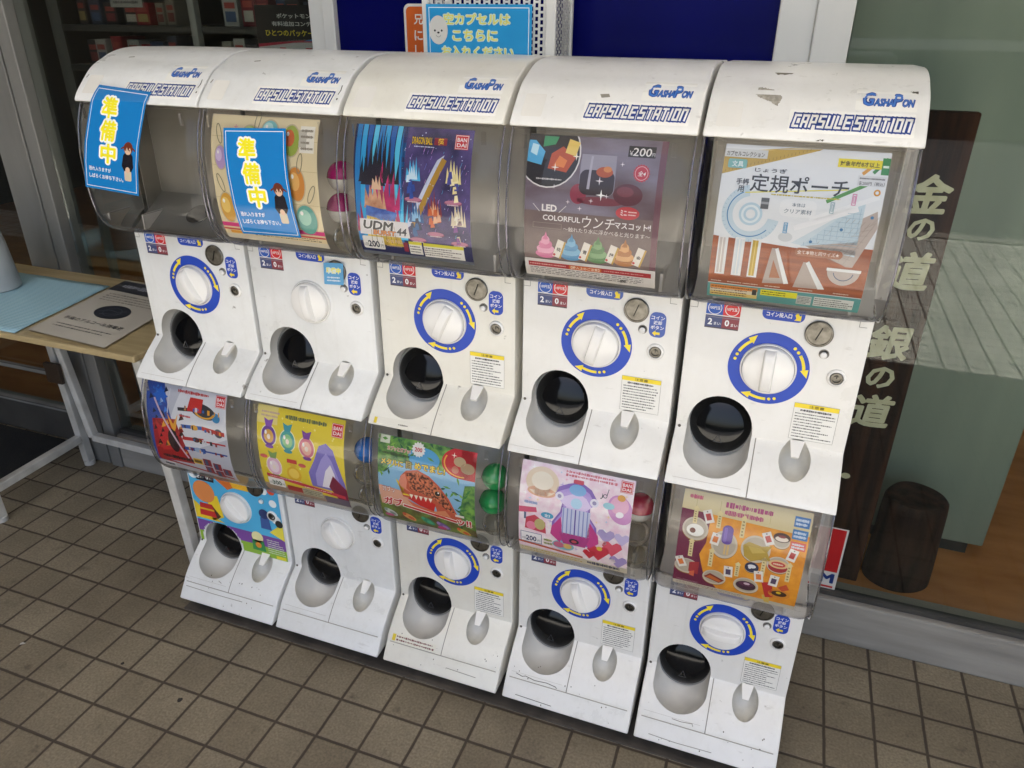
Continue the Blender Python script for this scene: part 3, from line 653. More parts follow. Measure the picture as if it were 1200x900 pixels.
for t in (0, 1):
    for c in range(5):
        k = (c, t); tint = TINT[k]; low = t == 1
        e = thing('capsule_machine', NAMES[k], 'capsule machine', (XO[c], 0, 0 if low else TIER), 'capsule vending machines in two stacked rows'); machines[k] = e
        fp, ch, cu = panel_meshes(low, tint)
        link_mesh('front_panel', fp, e); link_mesh('chute', ch, e); link_mesh('coin_cup', cu, e)
        link_mesh('body', shared(('body', low, tint), lambda: body_mesh(low, tint)), e)
        link_mesh('hopper', shared(('hopper', k == (0,0)), lambda: hopper_mesh(k == (0,0))), e)
        wn = link_mesh('window', shared('win', window_mesh), e); 
        for j, (yy, zz) in enumerate(((-.0735,.7235), (-.0015,.4365))): link_mesh('window_lip', shared(('lip', j), lambda: lip_mesh(yy, zz)), wn)
        for j in (-1, 1): link_mesh('window_edge', shared(('wedge', j), lambda: edge_mesh(j)), wn)
        for j in (-1, 1): link_mesh('window_clip', shared(('clip', j), lambda: clip_mesh(j)), wn)
        if not low:
            cp = link_mesh('cap', shared(('cap', tint), lambda: cap_mesh(tint)), e); link_mesh('logo', shared('logo', logo_mesh), cp)
        fl = link_mesh('chute_flap', shared('flap', flap_mesh), e); link_mesh('flap_rim', shared('flaprim', flap_rim_mesh), fl); link_mesh('coin_flap', shared('cflap', coin_flap_mesh), e)
        dl = link_mesh('dial', shared('dial', dial_mesh), e); dl.location = (0, -.0004, .317)
        link_mesh('dial_trim', shared('dtrim', dial_trim_mesh), dl)
        gr = link_mesh('grip', shared('grip', grip_mesh), dl); gr.rotation_euler.y = R(GRIP[k])
        if k not in ((1,0), (0,1), (1,1)): link_mesh('dial_ring', shared('ring', lambda: ring_mesh(BL)), e)
        cs = link_mesh('coin_slot', shared('coin', coin_mesh), e); link_mesh('slit', shared('slit', slit_mesh), cs)
        link_mesh('return_button', shared('btn', button_mesh), e); link_mesh('lock', shared('lock', lock_mesh), e)
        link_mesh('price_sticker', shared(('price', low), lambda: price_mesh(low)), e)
        hb = BF if k == (3,0) else BL
        if k not in ((0,1),): link_mesh('coin_label', shared(('cl', hb), lambda: coin_label_mesh(hb)), e)
        if k not in ((4,0), (0,1)): link_mesh('return_label', shared(('rl', hb), lambda: return_label_mesh(hb)), e)
        if c >= 2: link_mesh('caution_label', shared(('cau', c % 3), lambda: caution_mesh(c*7)), e)
        link_mesh('tray_seam', shared('seam', seam_mesh), e); link_mesh('tray_screw', shared('screw', screw_mesh), e); link_mesh('tray_groove', shared('tgr', tray_line_mesh), e)
        for j in (-1, 1): link_mesh('corner_notch', shared(('notch', j), lambda: notch_mesh(j)), e)
        if low:
            link_mesh('base_seam', shared('bseam', base_seam_mesh), e)
            for x in (-.11, .115):
                for y in (-.075, .22): w_ = link_mesh('caster', shared('caster', caster_mesh), e); w_.location = (x, y, .0045)

b = MB(); b.box(-1.452, .158, -.112, .262, .0008, .0058, noisy('grimy_base_board', '#3d3833', '#575048', 14, .7, bump=.3)); tag(b.build('base_board', bevel=.001), 'thin grimy grey board on the tiles under the row of machines', 'board')

# ------------------------------------------------------------------ printed cards behind the windows
CW = .236
def ngon(cx, cy, r, n, a0=90, ry=1): return [(cx+r*math.cos(R(a0+360*k/n)), cy+r*ry*math.sin(R(a0+360*k/n))) for k in range(n)]
def star(p, cx, cy, r, mt, L): p.poly([(cx+(r if k % 2 == 0 else r*.22)*math.sin(math.pi*k/4), cy+(r if k % 2 == 0 else r*.22)*math.cos(math.pi*k/4)) for k in range(8)], mt, L)
def burst(p, cx, cy, r0, r1, n, mt, L): p.poly([(cx+(r1 if k % 2 == 0 else r0)*math.cos(math.pi*k/n), cy+(r1 if k % 2 == 0 else r0)*math.sin(math.pi*k/n)) for k in range(2*n)], mt, L)
def maker_logo(p, x0, y0, x1, y1, L=4):
    p.rect(x0, y0, x1, y1, '#d2202c', L); p.frame(x0+.004, y0+.004, x1-.004, y1-.004, .004, '#f0e6e2', L+1); h = (y1-y0)
    p.text('BAN', (x0+x1)/2, y0+h*.53, h*.27, '#f4ecea', L+1, .02, al='C', width=(x1-x0)*.7); p.text('DAI', (x0+x1)/2, y0+h*.17, h*.27, '#f4ecea', L+1, .02, al='C', width=(x1-x0)*.7)
def swirl(p, cx, cy, s, h1, h2, L):
    for i, (wd, y) in enumerate(((.5,-.42), (.44,-.18), (.33,.05), (.2,.25))):
        p.disc(cx, cy+y*s, wd*s, h1 if i % 2 == 0 else h2, L+i, ry=.22*s, n=20); p.disc(cx-.1*s*wd, cy+(y+.08)*s, wd*s*.7, h2 if i % 2 == 0 else h1, L+i, ry=.07*s, n=16)
    p.poly([(cx-.12*s, cy+.3*s), (cx+.02*s, cy+.66*s), (cx+.12*s, cy+.3*s)], h1, L+4)
nebula = noisy('printed_violet_mist', '#2a2350', '#5a4a86', 22, .42)
mauve = noisy('printed_mauve_table', '#5d4448', '#8b8496', 11, .42, lo=.3, hi=.7, stretch=(.6,1,1.6))
jungle = noisy('printed_leaves', '#1f5a34', '#7db04a', 60, .42)
amber = noisy('printed_amber', '#d9861f', '#f0a52c', 45, .42, lo=.3, hi=.7)
woodp = noisy('printed_desk', '#8c4526', '#a9592f', 30, .42, stretch=(.4,1,5))
pinkp = noisy('printed_pink_sparkle', '#f0cfe0', '#fbf0f4', 50, .42)

def card_keyring():
    p = Print(); W, H = 1, 1.0
    p.rect(0, 0, W, H, '#e6d5ab', 0); p.rect(0, 0, W, .045, '#dfd6c2', 1); p.rect(0, .115, W, .150, '#d9337f', 2); p.rect(0, .085, W, .100, '#c9504a', 2); p.rect(.06, .055, .22, .080, '#e5a33a', 2); p.micro(.3, .05, .95, .085, 2, '#7a6f62', 2, 4)
    for y in (.36, .62, .84): p.rect(0, y, W, y+.004, '#cdb98c', 1)
    for cx, cy, rx, ry, h1, h2 in ((.56,.90,.075,.075,'#7fc3c4','#b9e2dc'), (.76,.84,.075,.11,'#9fb04a','#d06a3c'), (.80,.52,.075,.13,'#d58a3a','#e8b264'), (.86,.24,.095,.12,'#5fa79a','#9fd2bd'), (.10,.28,.07,.12,'#dba33a','#efc96a'), (.38,.88,.07,.05,'#a3ad58','#c3cf7c'), (.09,.68,.05,.09,'#b89ac8','#d8c2e2')):
        p.disc(cx, cy, rx+.01, '#c9b894', 2, ry=ry+.01); p.disc(cx, cy, rx, h1, 3, ry=ry); p.disc(cx-.015, cy+.02, rx*.62, h2, 4, ry=ry*.55); p.disc(cx-rx*.4, cy+ry*.45, rx*.16, '#fbf8ee', 5, ry=ry*.14)
    for cx, cy, a in ((.84,.68,80), (.93,.45,65), (.07,.48,110), (.08,.86,105), (.44,.97,80)):
        c, s = math.cos(R(a)), math.sin(R(a)); pts = []
        for k in range(17): t = 2*math.pi*k/16; u, v = .075*math.cos(t), .022*math.sin(t); pts.append((cx+u*c-v*s, cy+u*s+v*c))
        p.line(pts, .007, '#8f8770', 5)
    p.text('＋', .22, .90, .035, '#d98aa0', 3, .02); p.rect(.84, .76, .97, .95, '#efe9da', 2); p.micro(.85, .77, .96, .94, 4, '#8a7d6a', 3, 3); p.rect(.83, .80, .9, .92, '#c9c2b2', 3)
    return p
def card_battle():
    p = Print()
    p.rect(0, 0, 1, 1.02, '#141c52', 0); p.rect(.42, .16, 1, 1.02, nebula, 1)
    for k in range(9): p.poly([(.02+.05*k, 1.02), (.06+.05*k, 1.02), (.05+.045*k, .12), (.0+.045*k, .12)], ['#1f7fc4','#2fa6de','#1a5fae','#57c8ec'][k % 4], 1)
    p.poly([(.72,.80), (.78,.84), (.50,.30), (.42,.24)], '#cfd6ea', 2); p.poly([(.76,.82), (.80,.80), (.53,.28), (.49,.30)], '#b58a2c', 3)
    ink = noisy('printed_ink_black', '#0b0a12', '#2a2438', 40, .42); mag = noisy('printed_magenta', '#8c1248', '#d8327c', 30, .42); emb = noisy('printed_ember', '#a86a48', '#e2b08c', 40, .42); yel = noisy('printed_yellow', '#a8861c', '#e2c444', 40, .42)
    rq = random.Random(17)
    def flame(cx, cy, w_, h_, mt, L, n=9, lean=0):
        pts = [(cx-w_/2, cy)]
        for i in range(n):
            t = (i+.5)/n; pts += [(cx-w_/2+w_*(i+.2)/n, cy+h_*.35*math.sin(math.pi*t)), (cx-w_/2+w_*t+lean*h_, cy+h_*(.45+.55*math.sin(math.pi*t))*rq.uniform(.75,1.05))]
        p.poly(pts+[(cx+w_/2, cy)], mt, L)
    flame(.22, .60, .36, .40, ink, 3, 9, .05); flame(.17, .58, .22, .26, '#1b1628', 4, 6, -.06); flame(.25, .40, .30, .36, mag, 4, 6, .1); flame(.34, .26, .13, .40, mag, 5, 3, -.05); flame(.18, .40, .20, .25, emb, 5, 5); flame(.20, .55, .09, .14, '#e6c0a0', 6, 3); p.poly([(.09,.34), (.35,.30), (.37,.38), (.10,.42)], noisy('printed_sash', '#27479a', '#4f7fd0', 50, .42), 6); p.poly([(.08,.10), (.40,.10), (.36,.33), (.24,.30), (.10,.36)], yel, 5)
    for k in range(6): p.line([(.12+.045*k,.12), (.13+.04*k,.32)], .006, '#8a6c18', 6)
    flame(.05, .20, .10, .24, '#a3184f', 4, 3); flame(.40, .16, .10, .40, '#48c4f0', 3, 3, .1)
    for cx, cy, h1, h2, h3 in ((.52,.62,'#4fb8ea','#2a4fa8','#d7efff'), (.86,.62,'#f0e0a0','#4a4a9a','#fff3c4'), (.70,.36,'#8a2c3a','#d2622c','#e9b08a'), (.54,.30,'#2a5f9a','#1d3050','#7fb8e0'), (.90,.30,'#e3d3b6','#8a4a9a','#f4ecd8')):
        flame(cx, cy+.02, .13, .20, h1, 4, 5); flame(cx, cy+.03, .08, .12, h3, 5, 4)
        for q in range(7): u, v = rq.uniform(-.04,.04), rq.uniform(-.10,.08); p.poly([(cx+u-.018, cy+v-.03), (cx+u+.02, cy+v-.022), (cx+u+.012, cy+v+.03), (cx+u-.012, cy+v+.024)], rq.choice((h1,h2,h2,h3)), 6+q % 3)
        p.disc(cx, cy-.125, .075, '#8c4a68', 5, ry=.022); p.disc(cx, cy-.12, .07, '#c07a96', 6, ry=.016); p.micro(cx-.05, cy-.150, cx+.05, cy-.130, 1, '#e9d8e0', 6, int(cx*99))
    for k in range(60): x = rq.uniform(.42,.99); y = rq.uniform(.16,.88); l = rq.uniform(.01,.05); p.line([(x,y), (x+l*.35,y+l)], .0025, rq.choice(('#7a8ae0','#b08ae0','#e0a0d8','#5fc0f0')), 3)
    rr = random.Random(2)
    for k in range(40): p.disc(rr.uniform(.4,.98), rr.uniform(.2,1.0), rr.uniform(.002,.005), '#cfd8ff', 3, n=8)
    p.otext('DRAGON BALL', .50, .905, .050, '#f0c52c', '#3a1c10', 4, .08, .02, width=.17); p.rect(.685, .905, .79, .955, '#8e1c2a', 4); p.text('超', .74, .907, .046, '#f0c52c', 5, .02, al='C'); p.micro(.52, .88, .76, .897, 1, '#d8dcf0', 4, 5)
    maker_logo(p, .855, .885, .965, .985)
    p.poly([(.02,.18), (.03,.31), (.46,.31), (.47,.18)], '#d9d6d8', 6); p.otext('UDM', .05, .225, .075, '#1a1a20', '#f0f0f0', 7, .05, .05, width=.27, slant=.25); p.otext('BURST', .14, .185, .040, '#d9822a', '#5a1c10', 8, .06, .03, width=.20, slant=.2); p.otext('44', .35, .195, .065, '#2b2b38', '#eeeeee', 8, .05, .03, width=.09, slant=.2)
    p.rrect(.03, .055, .225, .165, .012, '#e6e4e0', 6); p.text('1回', .038, .075, .028, '#1c2340', 7, .0); p.text('200', .075, .070, .058, '#1c2340', 7, .03, width=.105); p.text('円', .188, .073, .028, '#1c2340', 7)
    p.text('VS 02 FULL', .245, .125, .028, '#d8b8a0', 6, .02, width=.15); p.rect(.40, .06, .44, .14, '#8a1c3a', 6); p.micro(.245, .085, .40, .11, 1, '#b89a7a', 6, 9)
    p.rect(.45, .045, .565, .155, '#e8e6e0', 5); p.rect(.45, .130, .565, .155, '#d9d23a', 6); p.micro(.457, .055, .555, .125, 3, '#4a4a50', 6, 12)
    p.rect(.58, .035, .93, .155, '#e8e6e0', 5); p.rect(.58, .128, .93, .155, '#d9d23a', 6); p.micro(.585, .045, .925, .122, 4, '#5a4a50', 6, 13); p.rect(.0, .0, 1, .03, '#6a707a', 4)
    return p
def card_glow():
    p = Print()
    p.rect(0, 0, 1, 1.04, mauve, 0); p.rect(0, .0, 1, .15, '#d9d5d2', 1); p.rect(.0, .15, 1, .52, noisy('printed_taupe', '#6a5654', '#7d6a66', 14, .42), 1); p.rect(0, .150, 1, .156, '#4a3a3c', 2); p.rect(.955, .15, 1, 1.04, '#6f4450', 2)
    p.disc(.16, .92, .235, '#e4e0de', 2, ry=.235); p.disc(.16, .92, .225, '#241c1e', 3)
    p.poly([(-.0,.86), (.11,.84), (.13,.93), (.05,1.0), (0,1.0)], '#58b4e4', 4); p.poly([(.11,.96), (.20,.98), (.22,1.03), (.11,1.03)], '#3f9a6a', 4); p.poly([(.16,.82), (.30,.80), (.36,.90), (.26,.97), (.18,.92)], '#c2511f', 4); p.poly([(.28,.93), (.36,.91), (.38,1.0), (.30,1.02)], '#f2d06a', 5); p.poly([(.02,.92), (.07,.90), (.08,.97), (.03,.98)], '#c9ecfa', 5); p.poly([(.20,.84), (.28,.83), (.30,.88), (.24,.91)], '#e9863c', 5)
    star(p, .215, .83, .03, '#fff4e4', 6); star(p, .365, .91, .028, '#fff4e4', 6); p.micro(.08, .735, .28, .76, 1, '#e0dad8', 5, 4)
    p.rrect(.40, .66, .66, .93, .05, '#8d8798', 2); p.rect(.405, .80, .655, .93, '#a09aa8', 3); p.rrect(.405, .66, .655, .83, .05, '#33232f', 4); p.disc(.58, .82, .06, '#b8552a', 5, ry=.035); p.disc(.60, .84, .03, '#d98a4a', 6, ry=.02); p.poly([(.46,.70), (.475,.92), (.49,.92), (.48,.70)], '#b8b2c0', 6)
    p.disc(.76, .68, .105, '#5c2636', 3, ry=.075); p.disc(.74, .70, .06, '#7a3848', 4, ry=.035); p.disc(.40, .66, .06, '#94344c', 2, ry=.07); p.disc(.56, .62, .17, '#7c3a48', 2, ry=.03)
    for a, q in ((.55,.76), (.61,.66), (.22,.70), (.42,.56), (.70,.88), (.93,.47), (.5,.62), (.33,.60)): star(p, a, q, .018 if a != .55 else .03, '#f2e8ee', 6)
    star(p, .57, .665, .04, '#ffffff', 7)
    p.rect(.73, .93, .92, 1.0, '#1c1719', 3); p.text('200', .825, .938, .052, '#f0ece8', 4, .01, al='C', width=.13, slant=.1); p.text('￥', .738, .94, .03, '#f0ece8', 4); p.text('円', .895, .94, .022, '#f0ece8', 4)
    burst(p, .84, .83, .052, .060, 18, '#c23a4a', 3); p.ring(.84, .83, .042, .046, '#e8b8bc', 4); p.text('全4', .84, .812, .034, '#f6eae8', 5, .01, al='C', slant=.2)
    p.disc(.77, .555, .085, '#c43f46', 3, ry=.045); p.text('ミニ', .72, .535, .042, '#f6eae8', 4, .02, width=.045); p.micro(.775, .535, .835, .575, 2, '#f2dcd8', 4, 6)
    wh = '#f6f1ee'; p.text('＼', .065, .515, .055, wh, 4, .01); p.text('LED', .135, .520, .050, wh, 4, .035, width=.115); p.text('／', .265, .515, .055, wh, 4, .01)
    p.text('COLORFUL', .145, .455, .040, wh, 4, .02, width=.285); p.text('ウンチ', .44, .425, .085, wh, 4, .0, width=.24, slant=.1); p.text('マスコット！', .685, .440, .048, wh, 4, .02, width=.26)
    p.frame(.07, .395, .29, .435, .0025, '#a89a94', 3); p.text('〜触れたり水に浮かべると光ります〜', .305, .385, .034, '#efe6e0', 4, .0, width=.64)
    for cx, h1, h2, t in ((.20,'#d977a0','#e9a2bf','桃'), (.40,'#4f93c0','#7ab6d8','青'), (.60,'#5c8a56','#7fa874','緑'), (.80,'#b97a45','#e0aa70','金')):
        swirl(p, cx-.03, .265, .16, h1, h2, 3); c, s = math.cos(R(-18)), math.sin(R(-18)); q = lambda u, v: (cx+.075+u*c-v*s, .245+u*s+v*c)
        p.poly([q(-.03,-.07), q(.035,-.07), q(.035,.07), q(-.03,.07)], '#e9e2d6', 8); p.poly([q(.022,-.07), q(.035,-.07), q(.035,.07), q(.022,.07)], '#c9a24a', 9); p.text(t, cx+.07, .225, .032, '#2c2422', 9, .02, al='C', rot=R(-14)); p.disc(*q(-.02,-.055), .010, '#c23a3a', 9)
    p.rect(.03, .088, .97, .125, '#a8242c', 3); p.rect(.35, .09, .60, .123, '#c8632a', 4); p.text('【購入上のご注意】', .475, .094, .024, '#f4e6d0', 5, .01, al='C', width=.22); p.micro(.04, .094, .34, .120, 1, '#e0a8a4', 4, 8); p.micro(.62, .1, .95, .114, 1, '#e0a8a4', 4, 9)
    p.micro(.04, .022, .96, .082, 4, '#5a5654', 3, 21, .42); p.text('200', .74, .022, .022, '#2a2826', 5, .03); p.micro(.56, .026, .60, .040, 1, '#2a2826', 5, 3)
    return p
def card_ruler():
    p = Print()
    p.rect(0, 0, 1, 1.04, '#dfe3e6', 0); p.rect(0, .12, 1, .46, woodp, 1); p.poly([(.0,.46), (.0,1.04), (1,1.04), (1,.62), (.90,.40)], '#e6e9eb', 2)
    p.poly([(0,.86), (0,1.0), (.60,1.04), (.58,1.03)], '#c2a24a', 3); p.poly([(0,.965), (0,1.0), (.55,1.04), (.40,1.035)], '#d8bd6c', 4)
    for k in range(24): p.line([(.02+.022*k, .875+.0065*k), (.02+.022*k, .888+.0065*k)], .002, '#7a6428', 5)
    p.rect(.0, .965, .27, 1.015, '#d5d8d8', 6); p.text('カプセルコレクション', .012, .972, .030, '#4a4844', 7, .02, width=.24); p.rrect(.03, .90, .15, .955, .012, '#7fb8b4', 6); p.text('文具', .055, .908, .036, '#e9f4f2', 7, .02)
    p.rect(.70, .945, .955, .995, '#e9d92e', 6); p.text('対象年齢8才以上', .712, .953, .030, '#4a4420', 7, .02, width=.23); p.rect(.955, .915, 1.0, 1.01, '#2f8a4a', 6); p.rect(.962, .955, .995, .968, '#dfeee2', 7)
    p.rect(.83, .845, .995, .905, '#d8dadc', 6); p.micro(.84, .878, .985, .900, 1, '#6a6a6a', 7, 2); p.text('各200円（税込）', .838, .850, .022, '#3a3a3a', 7, .01, width=.15)
    p.text('定規ポーチ', .19, .765, .110, '#39393b', 6, .01, width=.60); p.text('じょうぎ', .205, .885, .026, '#4a4a4c', 6, .02, width=.20); p.text('手帳', .10, .80, .04, '#4a4a4c', 6, .02); p.text('用', .115, .755, .04, '#4a4a4c', 6, .02)
    p.line([(.17,.755), (.78,.815)], .006, '#e6de3a', 5); p.micro(.33, .745, .75, .765, 1, '#c9b83a', 5, 6)
    p.ring(.22, .62, .115, .185, '#c6d8e2', 4, 100, 350, 40); p.ring(.22, .62, .145, .152, '#3f7fb4', 5, 115, 320, 34); p.ring(.22, .62, .03, .075, '#b9d2e0', 4, 0, 360, 24); p.ring(.22, .62, .045, .060, '#e2ecf0', 5, 0, 360, 24)
    for k in range(26): t = R(105+k*9.4); p.line([(.22+.17*math.cos(t), .62+.17*math.sin(t)), (.22+.183*math.cos(t), .62+.183*math.sin(t))], .002, '#7fa4bc', 5)
    p.poly([(.56,.44), (.90,.50), (.90,.75), (.88,.76)], '#c3d6e0', 4); p.poly([(.50,.455), (.90,.40), (.905,.76)], '#cfdde4', 3)
    for k in range(9): p.line([(.58+.038*k, .448+.012*k), (.58+.038*k, .470+.030*k)], .0022, '#8fb0c4', 5)
    for k in range(8): p.line([(.60+.03*k, .466+.03*k), (.895, .466+.03*k)], .0022, '#8fb0c4', 5)
    for a, q in ((.62,.475), (.79,.57), (.955,.66)): p.disc(a, q, .010, '#4a7fae', 6)
    p.poly([(.58,.45), (.98,.70), (1.0,.60), (.90,.33), (.86,.33)], '#b9aca4', 3)
    for k in range(9): p.line([(.68+.035*k, .395+.028*k), (.86+.018*k, .335+.042*k)], .002, '#94887f', 4)
    for k in range(7): p.line([(.84-.03*k, .345+.02*k), (.98-.03*k, .62+.005*k)], .002, '#94887f', 4)
    p.line([(.60,.62), (.96,.78)], .03, '#eef0f1', 5); p.line([(.52,.56), (.85,.70)], .035, '#f0f1f2', 5)
    p.line([(.68,.74), (.90,.86)], .022, '#5a9a4a', 5); p.line([(.86,.92), (.93,.985)], .02, '#e0a23a', 5); p.line([(.92,.93), (.98,1.0)], .02, '#3f8a4a', 5); p.ring(.955,.81,.010,.020,'#d99a2a',6,0,360,16)
    for cx, cy, h in ((.83,.76,'#d98ab0'), (.45,.55,'#5fa4cc'), (.71,.70,'#9ab4bc')): p.frame(cx-.012, cy-.035, cx+.014, cy+.035, .005, h, 6); p.frame(cx-.005, cy-.022, cx+.008, cy+.022, .004, h, 6)
    p.rect(.275, .66, .325, .73, '#5a5c60', 5); p.rect(.275, .69, .325, .705, '#9a9ca0', 6); p.disc(.46, .49, .045, '#d0d4d6', 5, ry=.03)
    p.rrect(.395, .625, .62, .735, .04, '#eceeef', 6); p.text('本体は', .51, .688, .026, '#7c8894', 7, .01, al='C'); p.text('クリア素材', .51, .645, .030, '#7c8894', 7, .01, al='C', width=.17)
    for cx, h in ((.07,'#c9bfba'), (.18,'#d4dde2'), (.285,'#c2a02e')): p.rect(cx-.032, .19, cx+.032, .46, '#e4e6e6', 5); p.rect(cx-.022, .20, cx+.014, .45, h, 6); p.rect(cx-.006, .20, cx, .45, '#f0efe8' if h != '#c2a02e' else '#e0c862', 7)
    p.poly([(.36,.155), (.525,.17), (.42,.41), (.39,.41)], '#b0a29a', 5); p.poly([(.50,.165), (.53,.17), (.43,.415), (.41,.405)], '#e6e8e8', 6); p.poly([(.40,.20), (.47,.205), (.41,.33)], '#a5653f', 6)
    p.poly([(.56,.150), (.755,.155), (.63,.335), (.60,.335)], '#b0a29a', 5); p.poly([(.72,.153), (.76,.158), (.635,.345), (.615,.330)], '#e6e8e8', 6)
    p.ring(.855, .30, .0, .10, '#bdb2ac', 5, 180, 360, 24); p.rect(.75, .295, .96, .315, '#e6e8e8', 6); p.ring(.855, .295, .058, .064, '#4a5a78', 6, 190, 350, 20)
    p.rrect(.535, .375, .83, .43, .027, '#a86b4c', 4); p.text('全て本物と同サイズ★', .55, .388, .027, '#f0e4dc', 5, .01, width=.26)
    for cx in (.07,.18,.285,.43,.65,.87): p.micro(cx-.05, .128, cx+.05, .145, 1, '#d8c4b4', 5, int(cx*100))
    p.rect(0, 0, 1, .115, '#5c9a98', 5); p.rect(.02, .078, .34, .106, '#d9883a', 6); p.rect(.02, .048, .34, .078, '#ded6c0', 6); p.rect(.02, .018, .34, .048, '#dfc77a', 6); p.micro(.025, .022, .30, .102, 4, '#7a4a2a', 7, 2, .5); p.rect(.305, .05, .335, .095, '#3a3a3a', 7)
    p.rect(.36, .06, .60, .106, '#e2dc32', 6); p.micro(.37, .065, .59, .10, 2, '#4a4a20', 7, 5); p.rect(.60, .02, .695, .09, '#c9cdca', 6); p.micro(.605, .025, .69, .085, 5, '#6a7270', 7, 6, .7); p.rect(.71, .02, .96, .095, '#d5d9d6', 6); p.micro(.715, .025, .955, .09, 4, '#4a5250', 7, 7)
    return p
def card_red_blue():
    p = Print(); p.rect(0, 0, 1, 1, '#b9bcc8', 0); p.poly([(.0,.1), (0,1), (.22,1), (.45,.15)], '#2b4a9a', 1); p.poly([(.02,.12), (.06,.62), (.36,.66), (.50,.14)], '#a3181f', 2); p.poly([(.30,.66), (.45,1), (1,1), (1,.55), (.45,.30)], '#d6d8de', 1)
    burst(p, .18, .88, .06, .10, 8, '#1f5fc0', 3); p.poly([(.26,.72), (.33,.60), (.40,.72), (.36,.56), (.33,.50), (.30,.56)], '#e2a02c', 4); p.poly([(.10,.60), (.30,.58), (.34,.30), (.12,.25)], '#c2262c', 3); p.disc(.30, .40, .07, '#2a1a20', 4, ry=.14); p.line([(.11,.84), (.44,.22)], .022, '#c8b0c0', 5); p.line([(.30,.96), (.27,.72)], .010, '#c9ced8', 5)
    p.line([(.42,.78), (.62,.80)], .035, '#22242a', 4); p.disc(.72, .80, .16, '#30333c', 3, ry=.075, rot=R(-10)); p.poly([(.52,.78), (.56,.92), (.72,.92), (.70,.78)], '#c22a26', 5); p.ring(.74, .80, .10, .13, '#d9a02c', 5, 190, 350, 20, .55); p.disc(.88, .76, .05, '#2f7fb0', 5)
    for y, h, h2 in ((.60,'#2458a8','#e0a63a'), (.46,'#b8252a','#3a3238'), (.34,'#24479a','#8fa8c8')): p.line([(.45,y), (.68,y+.02)], .04, h, 4); p.disc(.60, y+.01, .045, h2, 5, ry=.03); p.line([(.66,y+.01), (.96,y+.015)], .018, h, 4)
    p.line([(.72,.62), (.95,.60)], .045, '#c0342c', 5); p.disc(.9, .60, .05, '#4a4a58', 5)
    p.text('CAPSULE', .12, .16, .05, '#1c1a20', 6, .03, width=.36) if False else p.micro(.10, .155, .52, .215, 1, '#1c1a20', 6, 3, .8)
    p.rect(.50, .16, .62, .23, '#e2b22c', 5); p.micro(.51, .165, .61, .225, 1, '#3a2a10', 6, 8, .8)
    for a, q in ((.68,.20), (.80,.17), (.68,.10), (.80,.07), (.91,.12)): p.rect(a-.05, q-.04, a+.05, q+.05, '#8e2028', 4); p.rect(a-.03, q-.03, a+.01, q+.04, '#3a4a6a', 5)
    p.line([(.05,.12), (.95,.045)], .022, '#a3282c', 4); p.micro(.40, .94, .80, .98, 1, '#c23a3c', 5, 4, .8); p.micro(.42, .70, .62, .73, 1, '#c23a3c', 5, 5, .8); p.rrect(.05, .02, .22, .10, .01, '#d0d0d4', 5); p.micro(.07, .035, .20, .085, 1, '#2a3050', 6, 3, .8)
    rq = random.Random(31); rm = noisy('printed_red_armour', '#6a0f16', '#d83a34', 45, .42); bm_ = noisy('printed_blue_armour', '#16306e', '#3f7fd8', 45, .42)
    for k in range(26): x, y = rq.uniform(.04,.42), rq.uniform(.22,.66); l = rq.uniform(.03,.07); p.poly([(x,y), (x+l,y+l*.4), (x+l*.6,y+l*1.3)], rq.choice((rm, rm, '#3a1016', '#e2a02c', '#1c1a22')), 4)
    for k in range(14): x, y = rq.uniform(.03,.24), rq.uniform(.62,.95); l = rq.uniform(.03,.06); p.poly([(x,y), (x+l,y+l*.5), (x+l*.3,y+l*1.2)], rq.choice((bm_, bm_, '#101c3c', '#9fc0e8')), 4)
    for y in (.60, .46, .34, .80):
        for k in range(9): x = rq.uniform(.46,.92); p.rect(x, y-.02+rq.uniform(-.01,.02), x+rq.uniform(.01,.03), y+.01+rq.uniform(0,.02), rq.choice(('#1c1a22','#e2a02c','#c9ccd4','#8a1c22','#2f5fb0')), 6)
    maker_logo(p, .87, .87, .99, .985); return p
